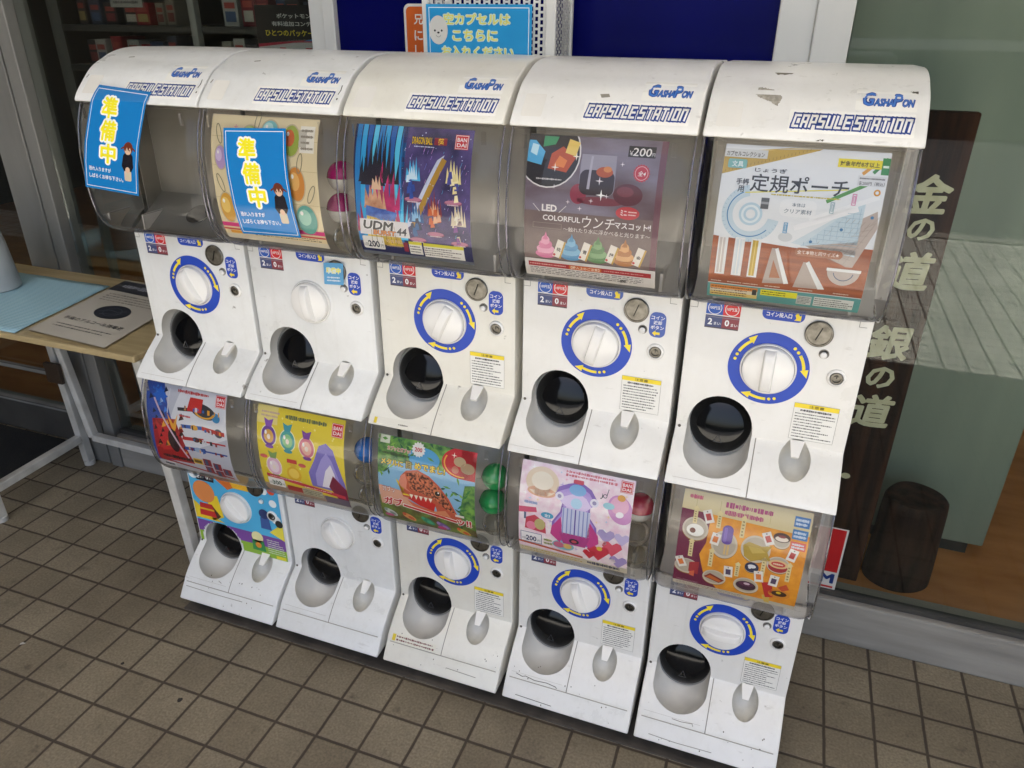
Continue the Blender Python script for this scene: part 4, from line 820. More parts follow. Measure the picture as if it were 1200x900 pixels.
def card_perfume():
    p = Print(); p.rect(0, 0, 1, .97, '#e6cf3a', 0); p.rect(0, .80, .24, .97, '#ecdb86', 1); p.rect(0, 0, 1, .10, '#a88f7a', 2)
    rr = random.Random(4)
    for k in range(40): a, q = rr.uniform(.03,.95), rr.uniform(.2,.9); p.disc(a, q, rr.uniform(.004,.012), '#f4e98a', 1, n=8)
    def bottle(cx, cy, s, body, core, cap):
        p.disc(cx, cy, .085*s, '#f6f0c8', 2, ry=.105*s); p.disc(cx, cy, .077*s, body, 3, ry=.095*s); p.disc(cx, cy-.005, .052*s, core, 4, ry=.066*s); p.poly([(cx-.03*s,cy+.085*s), (cx+.03*s,cy+.085*s), (cx+.05*s,cy+.16*s), (cx,cy+.14*s), (cx-.05*s,cy+.16*s)], cap, 4); p.disc(cx, cy-.01, .018*s, '#f0e0d0', 5, ry=.025*s); p.disc(cx, cy-.105*s, .045*s, cap, 3, ry=.02*s); p.disc(cx-.03*s, cy+.03*s, .012*s, '#fdfbf4', 6, ry=.02*s)
    bottle(.14, .68, 1.1, '#6b3f9a', '#d9a24a', '#8a56b4'); bottle(.36, .665, 1.1, '#4fa8a0', '#8fc98a', '#3f9aa8'); bottle(.58, .63, 1.1, '#d97a8c', '#f0b8a4', '#7a3f9a'); bottle(.17, .34, 1.1, '#e4b6d0', '#f0dce6', '#7fa05a')
    p.disc(.40, .29, .085, '#e3b52c', 3, ry=.09); p.disc(.40, .30, .06, '#f0cf5a', 4, ry=.06); burst(p, .40, .40, .03, .05, 8, '#e0b83a', 3); p.rect(.335, .42, .45, .465, '#c93a3a', 5); p.disc(.06, .44, .045, '#d4625a', 5, ry=.022); p.disc(.51, .42, .045, '#d4625a', 5, ry=.022)
    # plain violet wave in place of the picture that stands here
    p.poly([(.60,.20), (.58,.36), (.66,.52), (.72,.68), (.80,.72), (.88,.66), (.93,.50), (.99,.30), (1.0,.18)], '#7c72c0', 3); p.poly([(.66,.22), (.66,.36), (.74,.54), (.80,.62), (.86,.54), (.92,.36), (.94,.22)], '#a49ad8', 4); p.poly([(.72,.22), (.78,.42), (.84,.50), (.88,.40), (.90,.22)], '#ece6ee', 5); p.poly([(.80,.24), (.86,.38), (1.0,.24), (1.0,.06), (.88,.10)], '#7e1f3e', 6)
    p.otext('プチコレクション', .34, .875, .045, '#e9efe4', '#5f6a4a', 4, .08, .02, width=.50) if False else p.micro(.33, .875, .80, .925, 1, '#66704c', 4, 6, .9)
    p.micro(.05, .86, .26, .93, 2, '#c9a8a0', 3, 2, .6); p.poly([(.06,.20), (.97,.115), (.97,.155), (.06,.24)], '#c93a4a', 7); p.micro(.10, .20, .5, .222, 1, '#f4dcd8', 8, 3); p.micro(.5, .15, .95, .172, 1, '#f4dcd8', 8, 5)
    p.rrect(.06, .08, .26, .19, .012, '#eceae6', 7); p.text('1回', .07, .105, .028, '#3a5a4a', 8); p.text('300', .105, .097, .06, '#3a5a4a', 8, .03, width=.11); p.text('円', .222, .103, .028, '#3a5a4a', 8); p.rect(.28, .06, .46, .13, '#a8342c', 7); p.rect(.46, .05, .70, .14, '#b8b296', 7); p.micro(.47, .06, .69, .13, 3, '#5a5a48', 8, 6); p.rect(.72, .0, 1, .10, '#6a5f70', 7)
    maker_logo(p, .86, .80, .985, .93); return p
def card_dino():
    p = Print(); p.rect(0, 0, 1, .93, '#86b8d8', 0); p.rect(0, .70, 1, .93, jungle, 1); p.poly([(.0,.55), (.0,.93), (.14,.93), (.10,.6)], jungle, 2); p.poly([(.82,.15), (.9,.6), (1,.62), (1,.1)], jungle, 2); p.poly([(0,0), (0,.30), (.5,.22), (1,.18), (1,0)], noisy('printed_ground', '#5c4a2c', '#6f8a3c', 40, .42), 2)
    p.disc(.48, .78, .16, '#4fa0d0', 2, ry=.10)
    rr = random.Random(5)
    for k in range(46):
        x, y = rr.choice(((rr.uniform(.0,.16), rr.uniform(.5,.9)), (rr.uniform(.82,1), rr.uniform(.15,.6)), (rr.uniform(.1,.7), rr.uniform(.78,.92)), (rr.uniform(.68,.85), rr.uniform(.42,.55)))); a = rr.uniform(0,360); c, s = math.cos(R(a)), math.sin(R(a)); l = rr.uniform(.05,.10)
        p.poly([(x,y), (x+l*.5*c-.012*s, y+l*.5*s+.012*c), (x+l*c, y+l*s), (x+l*.5*c+.012*s, y+l*.5*s-.012*c)], rr.choice(('#2f7a3a','#5f9a3c','#1f5a3a','#86b84a')), 3)
    p.poly([(.02,.20), (.0,.42), (.24,.40), (.34,.30), (.40,.24)], '#dca48a', 3); p.poly([(.19,.52), (.26,.36), (.34,.36), (.27,.40), (.28,.46)], '#e8cf2e', 4)
    scale_m = noisy('printed_scales', '#4a1c16', '#d97a52', 160, .42, lo=.42, hi=.58)
    p.poly([(.26,.34), (.22,.46), (.24,.56), (.30,.63), (.42,.66), (.54,.62), (.64,.54), (.74,.42), (.82,.26), (.90,.18), (.62,.20), (.60,.30), (.48,.33), (.36,.33)], '#c2563a', 4); p.poly([(.30,.60), (.42,.64), (.54,.60), (.64,.52), (.73,.40), (.80,.26), (.70,.30), (.60,.38), (.46,.42), (.34,.44)], scale_m, 5)
    p.poly([(.24,.45), (.22,.50), (.25,.57), (.29,.60), (.31,.52), (.30,.44), (.35,.40)], '#e08a70', 6); p.poly([(.31,.33), (.44,.27), (.58,.24), (.60,.33), (.50,.37), (.38,.38)], '#c8201f', 6); p.poly([(.30,.31), (.40,.22), (.58,.19), (.62,.24), (.46,.26)], '#d9704a', 7)
    for k in range(5): p.poly([(.33+.05*k,.385+.0*k), (.35+.05*k,.335), (.37+.05*k,.385)], '#f0e6d4', 7)
    p.disc(.625, .455, .036, '#d98a5a', 7); p.disc(.625, .455, .027, '#0f0c0c', 8); p.disc(.634, .466, .008, '#ffffff', 9)
    p.poly([(.58,.24), (.60,.16), (.64,.20), (.68,.16), (.70,.22), (.76,.20), (.70,.28)], '#d98a62', 8)
    burst(p, .42, .855, .058, .072, 14, '#e8e6e2', 5); p.text('200', .42, .835, .04, '#c2302c', 6, .03, al='C'); p.disc(.85, .80, .19, '#c3222c', 4, ry=.14); p.rect(.85, .66, 1.0, .93, '#c3222c', 4); p.disc(.84, .82, .06, '#b8a07a', 5, ry=.045); p.disc(.92, .77, .07, '#a88a66', 5, ry=.05); p.disc(.80, .74, .035, '#c0705a', 5); star(p, .78, .87, .03, '#f4e8d8', 6); p.ring(.85, .80, .155, .170, '#e9a23a', 6, 150, 285, 24, .74)
    p.rect(.02, .86, .12, .93, '#d9dfc8', 6); p.poly([(.04,.90), (.07,.885), (.10,.90), (.07,.915)], '#5a9a3a', 7); p.otext('カプッとガブッ!', .10, .80, .04, '#c2302c', '#f0ece4', 5, .08, .03, width=.24); p.micro(.05, .755, .35, .785, 1, '#3a4a2c', 5, 3, .9); p.otext('メタルに', .04, .655, .062, '#e9c92c', '#2a3a1a', 6, .08, .04, width=.23); p.otext('目', .30, .655, .07, '#9a8a2c', '#2a2a1a', 6, .08, .04); p.otext('めでまし!', .39, .665, .068, '#e9c92c', '#2a3a1a', 6, .08, .04, width=.31)
    p.otext('ガブッ', .05, .36, .06, '#f0ece4', '#a8342c', 8, .08, .02, width=.13, slant=-.2); p.otext('ガブ', .05, .205, .095, '#c3222c', '#f4efe8', 8, .07, .05, width=.20); p.line([(.27,.235), (.80,.175)], .040, '#f4efe8', 8); p.line([(.27,.235), (.80,.175)], .024, '#c3222c', 9); p.otext('ッ!!', .81, .135, .085, '#c3222c', '#f4efe8', 8, .07, .05, width=.15)
    for cx, cy, h, h2 in ((.10,.10,'#c9d2cc','#8a9a94'), (.30,.09,'#d9965a','#c2563a'), (.50,.09,'#2f8a6a','#4fae84'), (.66,.07,'#7a5aa0','#a684c0'), (.87,.05,'#c9b84a','#d9603a')): p.disc(cx, cy, .075, h, 6, ry=.035, rot=R(-25)); p.disc(cx+.02, cy-.01, .035, h2, 7, ry=.018, rot=R(-25)); p.disc(cx-.05, cy+.03, .02, h2, 7)
    p.disc(.08, .06, .05, '#c25a8a', 8, ry=.02); p.disc(.64, .035, .05, '#c23a7a', 8, ry=.025); p.rect(.80, .24, .89, .265, '#e4e2da', 8); return p
def card_harp():
    p = Print(); p.rect(0, 0, 1, .95, pinkp, 0); rr = random.Random(8)
    for k in range(60): x, y = rr.uniform(.02,.98), rr.uniform(.15,.93); star(p, x, y, rr.uniform(.012,.03), rr.choice(('#f0a8c8','#c8b0e4','#f7d9a0','#a8d4ea','#ffffff')), 1)
    p.disc(.20, .79, .15, '#ead6bc', 2, ry=.13); p.disc(.20, .70, .13, '#e0a888', 2, ry=.05); p.disc(.20, .80, .10, '#f2e8d6', 3, ry=.08)
    for q, h in ((1.0,'#8a6ac0'), (.88,'#b49ae0'), (.70,'#d9c8f0')):
        p.poly([(.52+.20*q*x, .52+y*q*.30) for x, y in ((-.45,1.0), (.1,1.12), (.6,.95), (.95,.62), (.62,.40), (.62,.1), (.95,-.2), (1.02,-.62), (.6,-.95), (-.5,-1.0), (-1.05,-.75), (-1.05,-.3), (-.7,.1), (-.62,.45), (-1.0,.6), (-.9,.85))], h, 2+int((1-q)*10))
    for s in (-1, 1): p.poly([(.52+s*.13,.50), (.52+s*.21,.38), (.52+s*.22,.30), (.52+s*.13,.22), (.52+s*.10,.30)], '#c83f8c', 6); p.disc(.52+s*.155, .70, .038, '#e4e0f0', 7); p.disc(.52+s*.155, .70, .018, '#8f88b8', 8)
    p.rect(.40, .32, .65, .60, '#cfd4ee', 6)
    for k in range(7): p.rect(.405+.036*k, .33, .417+.036*k, .60, '#8f9ad2' if k != 3 else '#5a4aa8', 7)
    p.poly([(.38,.34), (.66,.34), (.62,.22), (.42,.22)], '#b43f8a', 7); p.disc(.52, .265, .045, '#3a2a3c', 8, ry=.03); p.disc(.52, .265, .025, '#c84a5a', 9, ry=.015); p.disc(.52, .78, .075, '#7fb4e4', 6, ry=.05); p.rrect(.475, .835, .565, .87, .01, '#c83f5a', 7); p.disc(.52, .66, .05, '#a7d2f0', 7)
    p.disc(.90, .68, .105, '#cf90c8', 3, ry=.135, rot=R(25)); p.disc(.89, .72, .08, '#e6aecb', 4, ry=.08, rot=R(25)); p.disc(.90, .79, .035, '#dca24a', 5, ry=.028); p.disc(.90, .64, .035, '#f6f2f6', 6, ry=.028, rot=R(25)); p.disc(.80, .70, .05, '#8fc8d8', 5, ry=.03)
    p.ring(.76, .78, .012, .018, '#5a5a6a', 5); p.line([(.775,.785), (.785,.84)], .006, '#5a5a6a', 5)
    p.text('♪', .72, .75, .05, '#4a4a58', 5)
    p.micro(.40, .88, .85, .935, 2, '#d2707c', 3, 4, .8); p.micro(.05, .56, .17, .60, 1, '#8fa4d0', 3, 6, .8); p.poly([(.0,.46), (.17,.49), (.16,.54), (.0,.52)], '#d95a7c', 3); p.disc(.265, .48, .058, '#4aa4c8', 3, ry=.032); p.text('全3', .265, .462, .034, '#f4f8fa', 4, .02, al='C')
    p.poly([(.06,.30), (.26,.28), (.25,.40), (.15,.46), (.07,.42)], '#c84058', 3); p.disc(.20, .37, .05, '#c0b47a', 4, ry=.06); p.disc(.12, .34, .045, '#e884a0', 4); p.rect(.05, .40, .07, .47, '#5a6a8a', 4)
    # plain hearts and petals where the printed figures stand
    for cx, cy, r_, h in ((.74,.20,.10,'#d3364a'), (.86,.28,.09,'#e0566c'), (.80,.40,.08,'#b4a4d4'), (.94,.40,.07,'#c9bce4'), (.66,.16,.06,'#c8283c'), (.92,.14,.08,'#a694cc'), (.84,.12,.06,'#f0dfe4'), (.76,.31,.05,'#f2cfd4')): p.poly([(cx, cy-r_), (cx+r_, cy+r_*.2), (cx+r_*.8, cy+r_*.7), (cx+r_*.4, cy+r_*.8), (cx, cy+r_*.45), (cx-r_*.4, cy+r_*.8), (cx-r_*.8, cy+r_*.7), (cx-r_, cy+r_*.2)], h, 4)
    p.disc(.75, .25, .025, '#e8c04a', 6); p.rrect(.02, .14, .22, .26, .015, '#f2f0f2', 5); p.frame(.02, .14, .22, .26, .005, '#2a4a8a', 6); p.text('1回', .035, .165, .028, '#1c3064', 6); p.text('200', .07, .158, .062, '#1c3064', 6, .03, width=.10); p.text('円', .18, .163, .026, '#1c3064', 6)
    p.disc(.42, .19, .10, '#7fb8c8', 5, ry=.055); p.disc(.38, .19, .05, '#c86a8a', 6, ry=.035); p.disc(.46, .19, .04, '#d9b86a', 6, ry=.03); p.micro(.24, .15, .32, .23, 2, '#8f9a4a', 5, 4, .8)
    p.poly([(.0,.125), (.60,.085), (.60,.105), (.0,.145)], '#c85a3a', 7); p.rect(0, .0, 1, .075, '#d8cfb8', 3); p.micro(.02, .01, .6, .07, 2, '#c9a84a', 4, 8); p.micro(.64, .02, .97, .07, 1, '#3a3a58', 6, 9, .8); maker_logo(p, .88, .84, .985, .935); return p
def card_snack():
    p = Print(); p.rect(0, 0, 1, .92, amber, 0); p.poly([(0,.0), (0,.80), (.24,.80), (.23,.5), (.19,.38), (.24,.2), (.40,.0)], '#6f1740', 1); p.poly([(0,.77), (1,.74), (1,.92), (0,.92)], '#d9c99a', 2); p.rect(0, -.0, 1, .045, '#c9c0ae', 3); p.micro(.03, .008, .6, .038, 2, '#8a7a6a', 4, 3)
    p.text('おやつ', .05, .86, .045, '#c93a6a', 4, .03, width=.12) if False else p.micro(.05, .855, .16, .895, 1, '#c93a6a', 4, 3, .9)
    p.micro(.34, .835, .86, .885, 1, '#a83a6a', 4, 5, .9); p.micro(.34, .775, .64, .825, 1, '#b44a74', 4, 6, .9)
    for x in (.11, .30, .50, .69): p.rect(x, .78, x+.003, .88, '#b9a86c', 3)
    for i, (y0, y1, h) in enumerate(((.80,.88,'#3a72b0'), (.70,.78,'#3f7fba'), (.61,.68,'#d95a4a'))): p.rect(.87, y0, .985, y1, h, 4); p.micro(.88, y0+.01, .975, y1-.01, 2, '#dce8f0', 5, i+2, .8)
    def plate(cx, cy, r_, ry): p.disc(cx, cy-.008, r_, '#a87a34', 3, ry=ry); p.disc(cx, cy, r_, '#cfc4b2', 4, ry=ry); p.disc(cx, cy+.004, r_*.86, '#b9ad9a', 5, ry=ry*.84)
    plate(.13, .61, .105, .105); p.disc(.13, .60, .07, '#f0eee6', 6, ry=.055); p.disc(.11, .595, .024, '#6a2c20', 7)
    plate(.375, .52, .105, .13); p.rrect(.345, .53, .43, .70, .04, '#5a3a9a', 6); p.rrect(.36, .55, .385, .68, .012, '#7a5cb8', 7); p.rect(.375, .43, .39, .53, '#d9b878', 6); p.rect(.40, .43, .415, .53, '#d9b878', 6)
    plate(.62, .54, .115, .125); p.poly([(.52,.56), (.56,.60), (.66,.58), (.74,.60), (.71,.54), (.75,.46), (.66,.45), (.60,.42), (.54,.46)], '#b89a3a', 6); p.poly([(.56,.56), (.66,.56), (.70,.53), (.60,.50)], '#cdb258', 7)
    plate(.80, .655, .065, .06); p.disc(.80, .69, .065, '#4a2a22', 6, ry=.04); p.disc(.80, .68, .05, '#e9dccc', 7, ry=.022); p.disc(.80, .70, .03, '#8a3a3a', 8, ry=.012)
    plate(.81, .44, .09, .08); p.disc(.81, .42, .075, '#a3202c', 6, ry=.05); p.disc(.81, .45, .075, '#e0c08a', 7, ry=.04); p.disc(.81, .45, .055, '#c8443c', 8, ry=.025); p.micro(.77, .44, .85, .46, 1, '#f0dcc0', 9, 4, .9)
    plate(.10, .23, .10, .08); p.poly([(.12,.28), (.20,.30), (.20,.16), (.12,.18)], '#a83038', 6); p.poly([(.13,.18), (.17,.20), (.17,.13), (.13,.14)], '#d96a4a', 7)
    plate(.335, .17, .095, .08); p.poly([(.25,.16), (.38,.12), (.42,.16), (.30,.21)], '#8a2a24', 6); p.poly([(.27,.16), (.38,.13), (.40,.15), (.30,.19)], '#c9682c', 7)
    plate(.595, .16, .10, .085); p.disc(.595, .16, .08, '#3a1c30', 6, ry=.05); p.disc(.595, .18, .06, '#5c2a48', 7, ry=.025); p.disc(.60, .185, .025, '#d9c0cc', 8, ry=.012); plate(.615, .36, .055, .05); p.disc(.615, .365, .055, '#22264a', 6, ry=.05); p.disc(.615, .375, .032, '#e6e6ea', 7, ry=.018); p.disc(.60, .36, .012, '#e6e6ea', 8)
    p.poly([(.71,.24), (.79,.26), (.82,.10), (.76,.08)], '#c22a2c', 6); p.poly([(.73,.10), (.79,.12), (.80,.02), (.76,.02)], '#d9b85a', 5); p.disc(.86, .15, .085, '#d98a2c', 6, ry=.05); p.disc(.86, .155, .06, '#3a1c14', 7, ry=.03); p.disc(.855, .165, .02, '#e9c92c', 8, ry=.012); p.poly([(.84,.22), (.90,.27), (.93,.22), (.88,.19)], '#c8502c', 7)
    for cx, cy, a in ((.22,.74,22), (.30,.56,-8), (.70,.66,25), (.90,.56,-12), (.05,.27,25), (.44,.27,5), (.68,.29,10), (.80,.28,-4)):
        c, s = math.cos(R(a)), math.sin(R(a)); q = lambda u, v: (cx+u*c-v*s, cy+u*s+v*c); p.poly([q(-.035,-.055), q(.035,-.055), q(.035,.055), q(-.035,.055)], '#ebe6de', 9); p.poly([q(-.02,-.03), q(.02,-.03), q(.02,.025), q(-.02,.025)], random.Random(int(cx*100)).choice(('#b83a3a','#4a3a5a','#d97a3a')), 10); p.disc(*q(0,.042), .006, '#8a8078', 10)
    for x, y, l in ((.10,.66,.12), (.29,.66,.12), (.48,.62,.16), (.10,.34,.15), (.27,.28,.16), (.49,.24,.12), (.685,.30,.16), (.88,.30,.16)): p.rect(x, y, x+.034, y+l, '#e3d29a', 6); p.poly([(x-.01,y+l), (x+.044,y+l), (x+.017,y+l+.03)], '#e3d29a', 6); p.micro(x+.009, y+.01, x+.025, y+l-.01, 5, '#7a5a2c', 7, int(x*50), .6)
    p.micro(.03, .05, .22, .075, 2, '#b88a9a', 5, 3); return p
CARDS = {
 (1,0): (card_keyring, -.128, .472, .245, 'cream card of glass keyring charms, half hidden by a blue notice'),
 (2,0): (card_battle, -.131, .474, .236, 'dark blue and purple card with a 200 yen price and flame shapes'),
 (3,0): (card_glow, -.1195, .470, .236, 'mauve card with a dark glass and four coloured swirls, priced 200'),
 (4,0): (card_ruler, -.119, .470, .238, 'white and brown card of rulers, set squares and a protractor'),
 (0,1): (card_red_blue, -.136, .474, .240, 'red, blue and silver toy weapon card in the lower left machine'),
 (1,1): (card_perfume, -.128, .482, .236, 'yellow card with small perfume bottles and a violet wave'),
 (2,1): (card_dino, -.132, .480, .236, 'green jungle card with an open mouthed red dinosaur head'),
 (3,1): (card_harp, -.122, .480, .238, 'pale pink card with a purple harp and hearts'),
 (4,1): (card_snack, -.113, .494, .236, 'orange and maroon card of sweets on small plates')}
for k, (fn, x0, z0, wd, lb) in CARDS.items():
    p = fn(); p.sc = wd
    off = 0 if k[1] else TIER
    me = p.mesh('display_card', lambda x, z, d: card_surf(x, z, d), .00016, .008, T=lambda x, z: (x+x0, z+z0), clip=True)
    o = link_mesh('display_card', me); o.location = (XO[k[0]], 0, off); tag(o, lb, 'card', 'printed cards behind the machine windows')

# sticker sheet over the front panel of the lower left machine
def panel_sheet():
    p = Print(); x0, x1, z0, z1 = -.148, .146, .170, .428
    hole = lambda x, z: (x+.070)**2+(z-.178)**2 < .0655**2
    grid = lambda a0, a1, c0, c1, mt, L: [p.rect(x, z, x+.0049, z+.0049, mt, L) for x in [a0+.0049*i for i in range(int((a1-a0)/.0049))] for z in [c0+.0049*i for i in range(int((c1-c0)/.0049))] if not any(hole(x+dx, z+dz) for dx in (0,.0049) for dz in (0,.0049))]
    grid(x0, x1, .225, z1, '#4fb0dc', 1); grid(x0, x1, .205, .245, '#7a4a9a', 2); grid(x0, x1, z0, .210, '#8fb83a', 1)
    p.poly([(-.148,.25), (-.148,.31), (-.10,.27), (-.05,.25)], '#e9c92c', 2); p.poly([(-.06,.428), (-.02,.428), (.0,.38), (-.02,.37), (-.06,.40)], '#d9702c', 2); p.poly([(-.02,.428), (.06,.428), (.05,.38), (.0,.38)], '#f0b82c', 2); p.poly([(.10,.26), (.146,.24), (.146,.30)], '#e9d94a', 3); p.poly([(-.10,.33), (-.06,.34), (-.05,.27), (-.09,.25)], '#f0d030', 2)
    for cx, cz, r_ in ((-.130,.40,.016), (-.118,.405,.014), (.125,.36,.012), (.085,.40,.018), (.10,.395,.012)): p.disc(cx, cz, r_, '#e9eff0', 3)
    p.disc(-.104, .345, .036, '#e08a4c', 4); p.poly([(-.126,.305), (-.084,.305), (-.074,.262), (-.132,.262)], '#c2302c', 3); p.rect(-.128, .282, -.080, .288, '#e0b22c', 4); p.poly([(-.084,.302), (-.060,.27), (-.074,.258)], '#4a2c24', 3)
    p.disc(.090, .318, .016, '#2c3a6a', 4); p.poly([(.076,.305), (.104,.305), (.108,.268), (.074,.268)], '#3f5c9a', 3); p.disc(.125, .40, .012, '#d94a2c', 4); p.disc(.128, .308, .015, '#dfe2e2', 4); p.disc(.136, .296, .012, '#2a2c2c', 5)
    p.disc(.055, .232, .019, '#e6e0a4', 4); p.poly([(.036,.222), (.074,.222), (.078,.186), (.034,.186)], '#2f8a4a', 4); p.disc(.055, .205, .010, '#d98a2c', 5)
    p.rect(-.128, .418, -.078, .428, '#2a3464', 5); p.rect(-.102, .418, -.078, .428, '#8c2c34', 6); p.micro(.086, .185, .142, .235, 7, '#dfe6d0', 4, 5, .5); p.rect(.110, .172, .142, .183, '#e6d92e', 4)
    return p.mesh('panel_sticker', front(-.0004), .0003)
link_mesh('panel_sticker', panel_sheet(), machines[(0,1)])

# notices taped on the windows
def notice():
    p = Print(); p.rect(0, 0, .152, .205, M['sign_blue'], 0); wh, ye, ed = mat('#e9eef0', .25), mat('#f2e52a', .25), mat('#dfe9ea', .25)
    p.frame(.005, .005, .147, .200, .0012, wh, 1)
    for ch, x, y in (('準',.057,.147), ('備',.062,.1025), ('中',.068,.058)): p.otext(ch, x, y, .0405, ye, mat('#f4f7f2', .25), 1, .11, .040, al='C', width=.043)
    p.text('恐れ入りますが', .014, .0385, .0095, wh, 1, .02, width=.062); p.text('しばらくお待ち下さい。', .014, .0235, .0095, wh, 1, .02, width=.096)
    sk, ha, co = mat('#d9b59a', .25), mat('#6a3222', .25), mat('#1e1c24', .25)     # a small boy in a dark school coat
    p.poly([(.107,.058), (.110,.080), (.116,.087), (.130,.087), (.136,.080), (.139,.058), (.133,.048), (.113,.048)], co, 1); p.rrect(.114, .028, .133, .050, .004, mat('#cfc0a6', .25), 1); p.disc(.1235, .051, .006, sk, 2); p.disc(.123, .095, .0125, ha, 1, ry=.0125); p.disc(.123, .0905, .0088, sk, 2, ry=.0085); p.poly([(.112,.096), (.116,.090), (.120,.097), (.124,.089), (.128,.097), (.132,.090), (.135,.097), (.128,.106), (.117,.106)], ha, 3); p.rect(.1165,.0895,.1185,.0925,co,3); p.rect(.1265,.0895,.1285,.0925,co,3); p.line([(.105,.093), (.112,.097)], .003, ha, 2); p.line([(.141,.092), (.134,.097)], .003, ha, 2)
    return p
def place_notice(c, bl, br, tl, lb):
    p = notice(); U = ((br[0]-bl[0])/.152, (br[1]-bl[1])/.152); V = ((tl[0]-bl[0])/.205, (tl[1]-bl[1])/.205)
    me = p.mesh('notice_sign', outer_surf, .00025, .006, T=lambda u, v: (bl[0]+u*U[0]+v*V[0], bl[1]+u*U[1]+v*V[1]))
    o = link_mesh('notice_sign', me); o.location = (XO[c], 0, TIER); tag(o, lb, 'notice', 'blue taped notices')
place_notice(0, (-.1453,.556), (-.0012,.5473), (-.1009,.7594), 'blue notice with yellow characters taped slanted over the empty top left window')
place_notice(1, (-.0774,.4885), (.0662,.4945), (-.0917,.6947), 'blue notice with yellow characters taped over the cream keyring card')
p = Print(); p.rect(0, 0, .050, .050, mat('#4f9fd0', .3), 0); p.otext('準備中', .025, .026, .013, mat('#f0e52a', .3), mat('#dfe8d8', .3), 1, .1, .03, al='C', width=.036); p.micro(.008, .006, .042, .020, 2, '#dbe8ee', 1, 3, .6)
o = link_mesh('notice_sign', p.mesh('notice_sign', front(-.0065), .0003, T=lambda u, v: (.044+u*.98+v*.06, .3665+v*.98+u*.06))); o.location = (XO[1], 0, TIER); tag(o, 'small light blue notice covering the coin slot of a plain dial machine', 'notice', 'blue taped notices')

# torn sticker remains, scratches
gr = noisy('sticker_residue', '#8f897c', '#b3ac9e', 160, .8)
for pts, mt in (([(-.085,.797), (-.072,.7955), (-.060,.793), (-.048,.786), (-.0505,.779), (-.053,.773), (-.066,.779), (-.078,.7825), (-.090,.788), (-.0875,.7925)], gr), ([(-.070,.8175), (-.036,.8170), (-.040,.8150), (-.044,.8140), (-.062,.8135), (-.066,.8155)], mat('#77705f', .8)), ([(.010,.7285), (.020,.7290), (.022,.7325), (.013,.7315)], mat('#5c5547', .8)), ([(.132,.7975), (.143,.7985), (.142,.7945)], mat('#5f584c', .8))):
    rq = random.Random(len(pts)); rag = []
    for (xa, za), (xb, zb) in zip(pts, pts[1:]+pts[:1]):
        for q in range(7): t = q/7; rag.append((xa+(xb-xa)*t+rq.uniform(-.0012,.0012), za+(zb-za)*t+rq.uniform(-.0007,.0007)))
    p = Print(); p.poly(rag, mt, 1); link_mesh('sticker_residue', p.mesh('sticker_residue', cap_surf, .0002, .004), machines[(4,0)])
p = Print(); p.poly([(-.012,.7790), (.003,.7800), (.006,.7755), (-.008,.7740)], mat('#8f897c', .8), 1); link_mesh('sticker_residue', p.mesh('sticker_residue', cap_surf, .0002, .004), machines[(3,0)])
p = Print(); p.line([(.150,.775), (.151,.768), (.149,.762)], .0018, '#4d463b', 1); p.disc(.150, .754, .0018, '#4d463b', 1, n=8); p.line([(-.148,.772), (-.146,.776)], .002, '#6a6355', 1)
for x, z in ((-.06,.8175), (-.02,.8222), (-.085,.809)): p.line([(x,z), (x+.012,z+.001)], .0014, '#6a6355', 1)
link_mesh('scuff_mark', p.mesh('scuff_mark', cap_surf, .0002, .004), machines[(1,0)]); link_mesh('scuff_mark', p.mesh('scuff_mark', cap_surf, .0002, .004), machines[(0,0)])
def tray_surf(x, z, d): return Vector((x, interp(z, sorted((q[1], q[0]) for q in TRAY+BASE))-.0007-d, z))
for k, lines in (((3,1), [[(-.128,.0985), (-.112,.0955), (-.104,.0978), (-.080,.0945), (-.05,.0962), (-.028,.0940), (-.024,.0915)], [(-.12,.058), (-.03,.056)]]), ((4,1), [[(-.075,.0985), (-.055,.0975), (-.03,.0995), (-.028,.0955)], [(-.12,.060), (-.06,.058), (.02,.0595)]]), ((2,1), [[(.02,.0685), (.10,.0665)]]), ((0,1), [[(-.04,.107), (-.03,.104)], [(-.14,.078), (-.05,.077), (.05,.078)]])):
    p = Print(); rr = random.Random(k[0])
    for l in lines: p.line(l, .0012, '#4f483d' if k == (3,1) else '#8a8375', 1)
    for q in range(14): x, z = rr.uniform(-.14,.145), rr.uniform(.05,.12); p.disc(x, z, rr.uniform(.0006,.0016), '#6a6254', 1, n=7)
    link_mesh('scuff_mark', p.mesh('scuff_mark', tray_surf, .0002, .004), machines[k])
p = Print(); p.rect(-.140, .0905, -.018, .1060, '#dedacb', 1); p.rect(-.139, .0925, -.130, .1050, '#d9c02e', 2); p.micro(-.127, .0925, -.022, .1050, 2, '#7a4a48', 2, 4, .6)
link_mesh('tray_sticker', p.mesh('tray_sticker', tray_surf, .0002, .004), machines[(2,1)])
p = Print(); p.rect(-.140, .0905, -.020, .1045, '#dcd8cc', 1); p.rect(-.139, .0925, -.132, .1030, '#d9c02e', 2); p.micro(-.080, .095, -.055, .0985, 1, '#6a655c', 2, 4, .8)
link_mesh('tray_sticker', p.mesh('tray_sticker', tray_surf, .0002, .004), machines[(2,0)])

